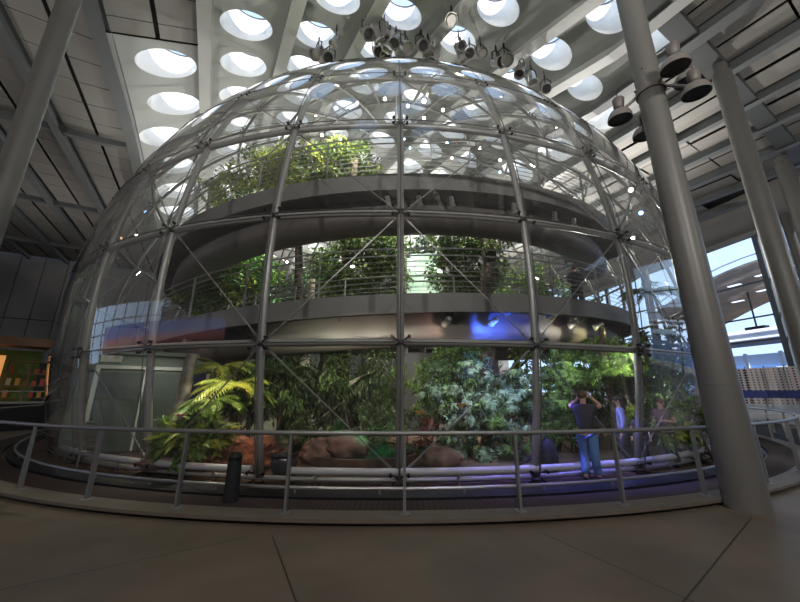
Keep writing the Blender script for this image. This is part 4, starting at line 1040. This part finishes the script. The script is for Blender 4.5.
for k in range(4):
    for j in range(8):
        sx = -1.3+j*.37+ (0.02 if j else 0)
        h = rg.uniform(.22, .45); b = MB(); b.box((0, 0, h/2), (.2, .22, h)); o = b.build('boxed_goods', rg.choice(gm)); o.location = p+Rb @ Vector((sx, 0, 0))+Vector((0, 0, .637+k*.75)); o.rotation_euler.z = R_(46.0)
        tag(o, 'small boxed item, %s from left on the %s shelf up of the shelf unit' % (ORD[j], ORD[k]), 'box', 'small goods on the shelf unit')
t = empty('service_counter', polar(-49, 25, -.1), 'long black counter with a metal rail at the left edge', 'counter')
p = polar(-49, 25, -.1); Rb = Matrix.Rotation(R_(49), 3, 'Z')
b = MB(); b.box(p+Vector((0, 0, .6)), (6.2, 1.2, 1.2), Rb); ploc(b.build('body', M['black']), t)
b = MB(); b.box(p+Vector((0, 0, 1.24)), (6.4, 1.3, .08), Rb); ploc(b.build('top', M['steel']), t)
for k in range(7):
    b = MB(); b.tube([p+Rb @ Vector((-2.7+k*.9, -.5, 1.28)), p+Rb @ Vector((-2.7+k*.9, -.5, 1.75))], .03, 6); ploc(b.build('rail_post', M['rail']), t)
b = MB(); b.tube([p+Rb @ Vector((-2.9, -.5, 1.75)), p+Rb @ Vector((2.9, -.5, 1.75))], .03, 6); ploc(b.build('rail', M['rail']), t)
p = polar(-51.2, 11.4, -.1); Rb = Matrix.Rotation(R_(51), 3, 'Z')
t = empty('wooden_table', p, 'small wooden table with splayed legs behind the railing at the left edge', 'table')
b = MB(); b.box(p+Vector((0, 0, .92)), (.85, .5, .06), Rb); ploc(b.build('top', M['woodw']), t)
for sx in (-.34, .34):
    for sy in (-.18, .18):
        b = MB(); b.tube([p+Rb @ Vector((sx*1.1, sy, 0)), p+Rb @ Vector((sx*.85, sy, .9))], .035, 6); ploc(b.build('leg', M['woodw']), t)

# big screen on the left wall, lit like a sunset sky (seen mirrored in the glass)
m = bpy.data.materials.new('sunset_screen'); m.use_nodes = True; t_ = m.node_tree; bs = t_.nodes['Principled BSDF']; bs.inputs['Base Color'].default_value = (.02, .02, .02, 1)
tcn = t_.nodes.new('ShaderNodeTexCoord'); sxn = t_.nodes.new('ShaderNodeSeparateXYZ'); crn = t_.nodes.new('ShaderNodeValToRGB'); mrn = t_.nodes.new('ShaderNodeMapRange')
mrn.inputs['From Min'].default_value = -2.2; mrn.inputs['From Max'].default_value = 2.2
t_.links.new(tcn.outputs['Object'], sxn.inputs[0]); t_.links.new(sxn.outputs[2], mrn.inputs['Value']); t_.links.new(mrn.outputs[0], crn.inputs[0])
crn.color_ramp.elements[0].color = (.12, .03, .05, 1); crn.color_ramp.elements[1].color = (.10, .22, .75, 1); e = crn.color_ramp.elements.new(.35); e.color = (.75, .28, .28, 1); e = crn.color_ramp.elements.new(.6); e.color = (.22, .25, .8, 1)
t_.links.new(crn.outputs[0], bs.inputs['Emission Color']); bs.inputs['Emission Strength'].default_value = 1.1
b = MB(); b.box((0, 0, 0), (.25, 30, 4.4), RU); o = b.build('video_screen', m); o.location = uvz(16, -37.5, 4.6); tag(o, 'wide blue and pink sunset screen mirrored low in the left of the dome glass', 'screen')
b = MB(); b.box((0, 0, 0), (.6, 36, 2.4), RU); o = b.build('screen_plinth', M['dark']); o.location = uvz(14, -37.5, 1.1); tag(o, 'dark plinth under the wide sunset screen', 'plinth')

# ------------------------------------------------------------------ people
M['skin'] = mat('skin', (.50, .30, .21), .55); M['skin2'] = mat('skin_tan', (.38, .22, .15), .55); M['hair'] = mat('dark_hair', (.02, .014, .01), .6); M['hair2'] = mat('brown_hair', (.09, .045, .025), .6)
M['jeans'] = mat('blue_jeans', (.09, .18, .42), .8); M['darktop'] = mat('dark_top', (.022, .022, .034), .8); M['greytop'] = mat('grey_top', (.17, .18, .22), .8); M['browntop'] = mat('brown_top', (.09, .06, .042), .8); M['darktr'] = mat('dark_trousers', (.018, .018, .022), .8)
def skinmesh(name, verts, edges, radii, m, parent, root=0, sub=2):
    me = bpy.data.meshes.new(name); me.from_pydata([tuple(v) for v in verts], edges, []); o = bpy.data.objects.new(name, me); col.objects.link(o)
    md = o.modifiers.new('s', 'SKIN'); md.use_smooth_shade = True
    sv = me.skin_vertices[0].data
    for i, r in enumerate(radii):
        sv[i].radius = r if isinstance(r, tuple) else (r, r); sv[i].use_root = (i == root)
    ms = o.modifiers.new('u', 'SUBSURF'); ms.levels = sub; ms.render_levels = sub
    me.materials.append(m); o.parent = parent; return o
def person(loc, yaw, h, label, top, tr, hair, skin, arms, lean=0.0, sleeves='short', longhair=False, hold=None, stride=.10, head=(0, 0)):
    t = empty('person', loc, label, 'person'); t.rotation_euler.z = yaw; s = h/1.75; t.scale = (s, s, s)
    # faces local -Y
    ly = -lean
    J = {'pel': (0, 0, .95), 'sp': (0, ly*.3, 1.12), 'ch': (0, ly*.7, 1.32), 'nk': (0, ly, 1.47), 'nk2': (0, ly-.01, 1.53), 'hd': (0, ly-.02+head[1]*.3, 1.61), 'ht': (0, ly-.01+head[1]*.6, 1.69)}
    V = []; Rr = []; E_ = []; ix = {}
    def av(n_, p, r): ix[n_] = len(V); V.append(p); Rr.append(r)
    av('pel', J['pel'], (.12, .085)); av('sp', J['sp'], (.105, .07)); av('ch', J['ch'], (.115, .07)); av('nk', J['nk'], (.06, .055)); av('nk2', J['nk2'], .055); av('hd', J['hd'], (.078, .095)); av('ht', J['ht'], (.06, .07))
    E_ += [(0, 1), (1, 2), (2, 3), (3, 4), (4, 5), (5, 6)]
    sh = {}
    for sg, nm in ((-1, 'L'), (1, 'R')):
        st = stride*sg
        av('hip'+nm, (.09*sg, 0, .88), .088); av('kn'+nm, (.10*sg, -st*.5-.02, .48), .058); av('an'+nm, (.10*sg, st*.8+.02, .09), .042); av('to'+nm, (.11*sg, st*.8-.15, .035), .032)
        E_ += [(0, ix['hip'+nm]), (ix['hip'+nm], ix['kn'+nm]), (ix['kn'+nm], ix['an'+nm]), (ix['an'+nm], ix['to'+nm])]
        S = Vector((.175*sg, ly*.85, 1.40)); el, wr = [Vector(q) for q in arms[nm]]
        av('sh'+nm, tuple(S), .055); av('el'+nm, tuple(el), .042); av('wr'+nm, tuple(wr), .027); d = (wr-el).normalized(); pm = wr+d*.07; av('pa'+nm, tuple(pm), .033)
        E_ += [(ix['ch'], ix['sh'+nm]), (ix['sh'+nm], ix['el'+nm]), (ix['el'+nm], ix['wr'+nm]), (ix['wr'+nm], ix['pa'+nm])]
        sd = d.cross(Vector((0, 1, .3))).normalized(); cu = d.cross(sd).normalized()
        for k, (o_, L) in enumerate(((-.028, .062), (-.010, .072), (.010, .068), (.027, .055))):
            a_ = pm+sd*o_+d*.035; c_ = a_+d*L*.6; e_ = a_+d*L*.9+cu*L*.5
            av('f%s%da' % (nm, k), tuple(a_), .0095); av('f%s%db' % (nm, k), tuple(c_), .009); av('f%s%dc' % (nm, k), tuple(e_), .008)
            E_ += [(ix['pa'+nm], ix['f%s%da' % (nm, k)]), (ix['f%s%da' % (nm, k)], ix['f%s%db' % (nm, k)]), (ix['f%s%db' % (nm, k)], ix['f%s%dc' % (nm, k)])]
        a_ = wr+d*.03-sd*.035; c_ = a_+d*.03-sd*.028; av('t%sa' % nm, tuple(a_), .012); av('t%sb' % nm, tuple(c_), .010); E_ += [(ix['wr'+nm], ix['t%sa' % nm]), (ix['t%sa' % nm], ix['t%sb' % nm])]
    skinmesh('body', V, E_, Rr, M[skin], t)
    q = Vector(J['hd'])
    b = MB(); b.blob(q+Vector((0, -.092, -.005)), (.014, .02, .026), 8, 6)
    for sg in (-1, 1): b.blob(q+Vector((.083*sg, .005, 0)), (.012, .022, .032), 8, 6)
    b.build('nose_and_ears', M[skin], t, smooth=True)
    for sg in (-1, 1):
        b = MB(); b.blob(q+Vector((.032*sg, -.083, .02)), (.012, .008, .008), 8, 6); b.build('eye', M['hair'], t, smooth=True)
    b = MB(); b.blob(q+Vector((0, -.086, -.048)), (.024, .008, .006), 8, 6); b.build('mouth', mat('lips', (.35, .12, .10)), t, smooth=True)
    b = MB(); b.blob(q+Vector((0, .022, .045)), (.094, .108, .092), 18, 12, .02)
    if longhair: b.blob(q+Vector((0, .075, -.09)), (.085, .05, .17), 14, 10, .03)
    b.build('hair', M[hair], t, smooth=True)
    # clothes
    vv = [(0, 0, .84), J['sp'], J['ch'], (0, ly*.95, 1.445)]; rr = [(.20, .15), (.165, .125), (.19, .135), (.10, .085)]; ee = [(0, 1), (1, 2), (2, 3)]
    for sg, nm in ((-1, 'L'), (1, 'R')):
        el, wr = [Vector(z) for z in arms[nm]]; S = Vector((.175*sg, ly*.85, 1.40)); k = len(vv)
        vv += [tuple(S), tuple(S+(el-S)*(.55 if sleeves == 'short' else 1))]; rr += [.078, .064]; ee += [(2, k), (k, k+1)]
        if sleeves == 'long': vv.append(tuple(el+(wr-el)*.92)); rr.append(.04); ee.append((k+1, k+2))
    skinmesh('shirt', vv, ee, rr, M[top], t)
    vv = [(0, 0, 1.0)]; rr = [(.185, .14)]; ee = []
    for sg, nm in ((-1, 'L'), (1, 'R')):
        st = stride*sg; k = len(vv)
        vv += [(.09*sg, 0, .86), (.10*sg, -st*.5-.02, .48), (.10*sg, st*.8+.015, .11)]; rr += [.125, .092, .082]; ee += [(0, k), (k, k+1), (k+1, k+2)]
    skinmesh('trousers', vv, ee, rr, M[tr], t)
    for sg in (-1, 1):
        b = MB(); st = stride*sg; b.blob((.108*sg, st*.8-.06, .045), (.048, .135, .05), 14, 8); b.build('shoe', M['dark'], t, smooth=True)
    return t
hang = {'L': [(-.26, .02, 1.13), (-.27, -.05, .90)], 'R': [(.26, .02, 1.13), (.27, -.05, .90)]}
hold = {'L': [(-.25, .0, 1.14), (-.14, -.24, 1.16)], 'R': [(.25, .0, 1.14), (.14, -.24, 1.16)]}
up = {'L': [(-.30, -.16, 1.42), (-.10, -.30, 1.62)], 'R': [(.30, -.16, 1.42), (.12, -.30, 1.60)]}
d1 = polar(27.3, 8.5, -.06)
pp = person(d1, R_(180-26-12), 1.78, 'person in dark top and blue jeans seen from behind, arms raised to take a picture', 'darktop', 'jeans', 'hair2', 'skin', up, 0.02, longhair=False)
ph = MB(); ph.box((0, 0, 0), (.075, .01, .15)); o = ph.build('phone', M['dark']); fwd = Vector((math.sin(R_(-26-12+180+0)), -math.cos(R_(142)), 0)); Mx = Matrix.Rotation(R_(142), 3, 'Z'); o.location = d1+Mx @ Vector((0.01, -.40, 1.60*1.78/1.75+.02)); o.rotation_euler.z = R_(142); tag(o, 'dark phone held up by the person in blue jeans', 'phone')
person(polar(31.8, 10.0, -.06), R_(-120), 1.66, 'person in a grey long-sleeved top with dark hair, standing behind the brace rods', 'greytop', 'darktr', 'hair', 'skin2', hang, .02, 'long', True)
person(polar(36.4, 11.1, -.06), R_(-62), 1.60, 'person in a brown shirt facing left beside the last visible mullion', 'browntop', 'darktr', 'hair2', 'skin', hold, .06, 'short')
person(polar(33.6, 11.2, -.06), R_(-40), 1.25, 'shorter person half hidden between the grey top and the brown shirt', 'darktop', 'darktr', 'hair', 'skin2', hang, .03, 'short', True)
lo = lon_at(577, 290, 12.2); person(dpt(12.2, lo, hz(lo)), R_(150), 1.72, 'person in dark clothes standing on the lower ramp at its right bend', 'darktop', 'darktr', 'hair', 'skin', hold, .02, 'long')
